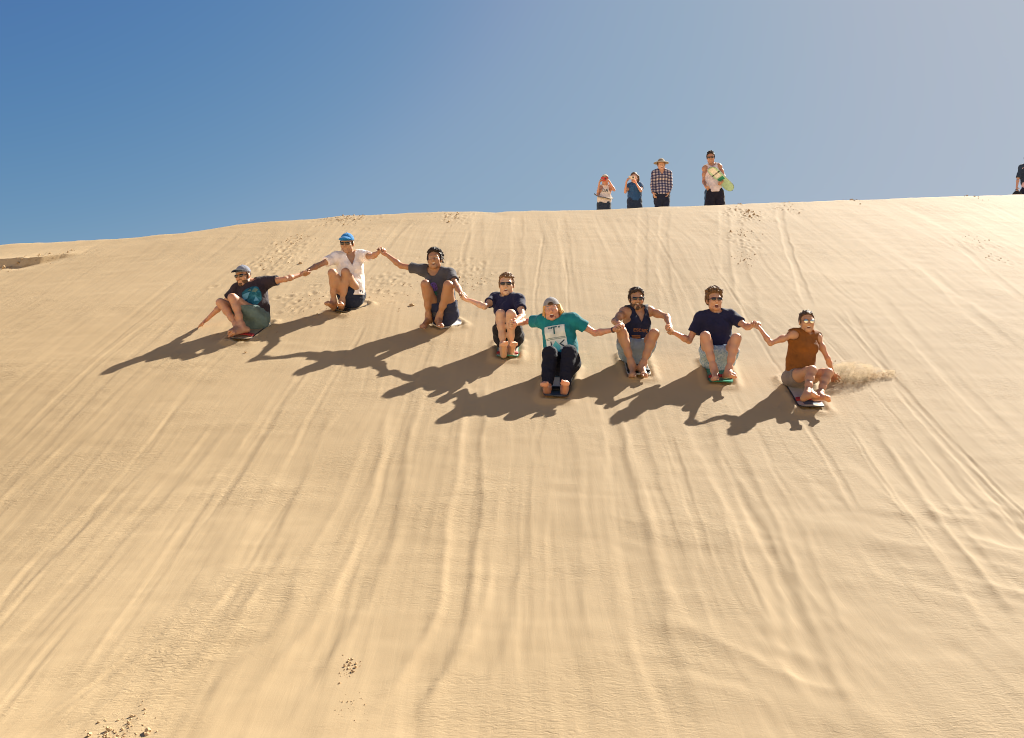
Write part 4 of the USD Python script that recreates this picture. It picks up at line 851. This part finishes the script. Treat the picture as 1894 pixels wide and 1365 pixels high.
    if k == 5:
        P.shirt(cloth('pink_cotton', (.50, .34, .36)), seed=141, ease=.014, sleeve=.3, hem=-.03); P.trousers(denim, 1.9, seed=142, ease=.014, name='jeans'); P.hair(hc, .010, seed=143)
        F = P.field('P N sa sb ea eb wa wb', .2); P.torso(F, .026, .06, 1.3); 
        for c in 'ab': P.upper(F, c, .95, .024, cap=True)
        F.crumple(.006, .08, 144); F.halfspace(P.P + P.up * .02, -P.up); F.cone(P.P + P.fwd * .3 - P.up * .3, P.N + P.fwd * .3 + P.up * .1, .235, .215, 0, mode='sub'); F.ell(P.N + P.up * .06 + P.fwd * .05, np.array([.085, .09, .10]), np.stack([P.right, P.fwd, P.up], 1), .004, mode='sub')
        P.emit('open_shirt', F, cloth('dark_blue_shirt_cloth', (.022, .036, .065)))
def rbox(size, r=.008):
    m = manifold3d.Manifold.hull(manifold3d.Manifold.batch_boolean([manifold3d.Manifold.sphere(r, 10).translate([sx * (size[0] / 2 - r), sy * (size[1] / 2 - r), sz * (size[2] / 2 - r)]) for sx in (-1, 1) for sy in (-1, 1) for sz in (-1, 1)], manifold3d.OpType.Add)).to_mesh()
    return np.array(m.vert_properties[:, :3]), np.array(m.tri_verts)
def placed(g, R, c): return g[0] @ np.asarray(R).T + c, g[1]
EYE3 = np.eye(3)
def handheld(who, body_m, lens_m, size, name, label, cat):
    P = LOOK[who]; c = (P.J['ma'] + P.J['mb']) / 2 + np.array([-.02, -.03, .015]); c = (P.J['Hd'] + P.fwd * .135 * P.s) * .35 + c * .65; t = thing(name, c, label, cat)
    tilt = np.array([[1, 0, 0], [0, math.cos(.3), -math.sin(.3)], [0, math.sin(.3), math.cos(.3)]])
    obj('case', placed(rbox(size), tilt, np.zeros(3)), body_m, t)
    l = trimesh.creation.cylinder(size[2] * .26, .012, sections=20); l.apply_transform(trimesh.transformations.rotation_matrix(math.pi / 2, (1, 0, 0))); l.apply_translation((size[0] * .18, -size[1] / 2 - .003, size[2] * .08)); l.vertices = l.vertices @ tilt.T
    obj('lens', l, lens_m, t)
handheld(1, plain('red_camera_case', (.50, .03, .025), .4), plain('dark_lens', (.015, .012, .015), .15), (.150, .022, .082), 'camera', 'red compact camera held to the eyes of the person in lettered white top', 'camera')
handheld(2, plain('pale_gold_phone', (.72, .58, .46), .35), plain('dark_lens', (.015, .012, .015), .15), (.150, .011, .078), 'phone', 'pale phone held up by the long-haired person in blue', 'phone')
# the board under the man's arm, its nose up at his chest and its tail out behind the arm
def carried(who, nose_px, tail_px, dn, dt, Wb, base_c, deck_c, prints, name, label, up_hint, leash=None):
    P = LOOK[who]; yb = P.P[1]; r0, r1 = unproject(nose_px), unproject(tail_px)
    a = CAM + r0 * ((yb - dn) / r0[1]); b = CAM + r1 * ((yb - dt) / r1[1]); d = unit(a - b); n_ = unit(np.asarray(up_hint) - np.dot(up_hint, d) * d)
    return place_board(np.linalg.norm(a - b), Wb, np.stack([d, np.cross(n_, d), n_], 1), (a + b) / 2, label, base_c, deck_c, prints, None), a, b, n_
PALEG = plain('pale_green_board_paint', (.36, .52, .36), .3)
root, a_, b_, n_ = carried(4, (1312, 309), (1355, 352), .30, .05, .25, DK, PALEG, [(.08, .44, .55, WHITEB), (.20, .235, .95, BLACKB), (-.06, .05, .7, TEALB)], 'sandboard', 'pale green and white sandboard held across the chest of the man in tank top', (-.62, -.60, -.5))
tube = lambda pts, r: trimesh.util.concatenate([trimesh.creation.cylinder(r, segment=(p, q), sections=8) for p, q in zip(pts[:-1], pts[1:])])
P4 = LOOK[4]; w4 = P4.J['ma']; gpt = np.array([w4[0] - .10, w4[1] + .02, gz(w4[0] - .10, w4[1])]); cpts = [w4 + (gpt - w4) * t + np.array([-.02 * math.sin(t * 3.1), 0, 0]) for t in np.linspace(0, 1, 12)]
ln = obj('leash', tube([p for p in cpts], .007), plain('blue_cord', (.05, .13, .24), .6), smooth=60); tag(ln, 'thin blue leash hanging from the hand of the man in white tank top', 'leash')
carried(1, (1098.5, 361), (1134, 367), .18, .02, .20, DK, CREAM, [], 'sandboard', 'cream sandboard clamped under the elbow of the person with the red camera', (.0, -.5, .85))
P5 = LOOK[5]; c5 = P5.J['ma'] + np.array([-.02, -.03, -.16])
bagF = Field(c5 - .25, c5 + .25, .008); bagF.ell(c5, (.13, .08, .14), None, 0); bagF.ball(c5 + np.array([0, 0, -.05]), .12, .05); bagF.crumple(.008, .06, 4)
bt = thing('bag', c5, 'dark soft bag hanging from the hand of the person at the right edge', 'bag'); obj('bag_body', bagF.mesh(), cloth('dark_canvas', (.022, .020, .022)), bt, smooth=True, origin=c5)
hd = [c5 + np.array([.05 * math.cos(t), 0, .12 + .075 * math.sin(t)]) for t in np.linspace(0, math.pi, 10)]; obj('handle', tube(hd, .008), cloth('dark_canvas', (.022, .020, .022)), bt, origin=c5, smooth=60)

# ------------------------------------------------------------------ loose sand: clods and the spray
def clods():
    rg = np.random.default_rng(42); V, Fc, n0 = [], [], 0
    ico = trimesh.creation.icosphere(1); iv, jf = np.array(ico.vertices), np.array(ico.faces)
    spots = [((210,1345),.20,170,.0075),((200,1352),.14,60,.009),((652,1225),.05,26,.008),((640,1240),.05,18,.006),((645,1300),.10,30,.004),((645,404),.40,70,.016),((600,412),.5,30,.012),((835,400),.35,34,.013),((545,445),.35,70,.012),((510,480),.4,40,.010),
             ((1383,395),.3,60,.014),((1370,430),.25,36,.011),((1452,385),.3,20,.012),((1370,372),.2,12,.015),((60,484),.35,46,.010),((110,476),.25,24,.009),((170,465),.25,8,.009),((10,497),.2,14,.016),((1570,366),.35,26,.020),((1455,374),.2,8,.017),((1800,363),.3,14,.017),
             ((1850,480),.25,20,.010),((1810,445),.25,14,.010),((590,560),.6,80,.007),((720,540),.6,80,.007),((860,520),.4,40,.009),((1380,480),.25,50,.008),((1560,680),.3,22,.006),((480,620),.3,40,.008)]
    for px, r, n, sz in spots:
        c = on_flank(px)
        for _ in range(n):
            p = np.array([c[0] + rg.normal(0, r * .45), c[1] + rg.normal(0, r * .75), 0.]); p[2] = gz(p[0], p[1]); s_ = .5 * sz * rg.lognormal(0, .5)
            v = iv * (1 + rg.normal(0, .18, (len(iv), 1))) * s_ * rg.uniform(.6, 1.4, 3); V.append(v + p + FN * s_ * .35); Fc.append(jf + n0); n0 += len(iv)
    return np.vstack(V), np.vstack(Fc)
cl = obj('sand_clods', clods(), mat('shade_dark_sand_clod', {'g': ('geometry', {}), 'n': ('noise_texture', {'scale': 60.0}), 'r': ('rgb_ramp', {'ramp': [(.3, (.30, .20, .105)), (.7, (.46, .32, .18))]}), 'p': ('principled_bsdf', {'roughness': .95, 'specular_ior_level': .1})}, [('g.position', 'n.vector'), ('n.fac', 'r.fac'), ('r.color', 'p.base_color')]), smooth=False)  # dry sand; the shade around trodden crumbs is painted in as a darker colour
tag(cl, 'loose clods of sand coloured darker for shade, scattered around footprints and the crest', 'sand clods', kind='stuff')
# spray thrown up behind the woman's trailing hand
hand8 = np.array(JOINTS[8]['mb']); away = on_flank((1655, 690)) - on_flank((1545, 700)); LEN = np.linalg.norm(away); away /= LEN; side = unit(np.cross(FN, away))
rg = np.random.default_rng(9); N_ = 3200
t = rg.beta(1.1, 2.2, N_) * 1.15; puff = .07 + .09 * np.sin(np.clip(t * 1.6, 0, 1) * math.pi) * (1 + .6 * np.sin(t * 23 + 1.0) * np.sin(t * 11))
h_ = np.abs(rg.normal(0, .45, N_)) * puff * 1.1; w_ = rg.normal(0, .45, N_) * puff
c_ = hand8 + np.outer(t * LEN, away) + np.outer(h_, FN) + np.outer(w_, side) - FN * .02
sz = 0.0019 * rg.lognormal(0, .5, N_); tet = np.array([[1, 1, 1], [1, -1, -1], [-1, 1, -1], [-1, -1, 1]]) * .8; tf = np.array([[0, 1, 2], [0, 3, 1], [0, 2, 3], [1, 3, 2]])
gv = (c_[:, None] + tet[None] * sz[:, None, None]).reshape(-1, 3); gf = (tf[None] + 4 * np.arange(N_)[:, None, None]).reshape(-1, 3)
gr = obj('sand_grains', (gv, gf), mat('flying_sand', {'p': ('principled_bsdf', {'base_color': (.36, .245, .13), 'roughness': .9})}, []), smooth=False)
tag(gr, 'loose grains of sand flying behind the hand of the woman in rust top', 'sand grains', kind='stuff')
dc = hand8 + away * LEN * .42 + FN * .06; DF = Field(dc - np.array([.7, .5, .5]), dc + np.array([.7, .5, .5]), .02)
for k_, (tt, rr, up_) in enumerate([(-.02, .06, .03), (.10, .085, .06), (.24, .10, .06), (.40, .10, .05), (.56, .075, .035), (.74, .05, .02), (.95, .035, .012)]):
    DF.ball(hand8 + away * LEN * tt + FN * up_, rr, .06)
DF.crumple(.035, .12, 5)
ds = obj('sand_spray', DF.mesh(), mat('dust_air', {'g': ('geometry', {}), 'n': ('noise_texture', {'scale': 7.0, 'detail': 5.0, 'roughness': .7, 'distortion': .8}), 'r': ('map_range', {'from_min': .46, 'from_max': .72, 'to_min': 0.0, 'to_max': DUST, 'clamp': True}),
    'v': ('principled_volume', {'color': (.68, .50, .30), 'anisotropy': .1})}, [('g.position', 'n.vector'), ('n.fac', 'r.value'), ('r.result', 'v.density')], surface=None, volume='v.volume'), smooth=True)
tag(ds, 'cloud of sand sprayed up behind the hand of the woman in rust top', 'sand spray', kind='stuff')
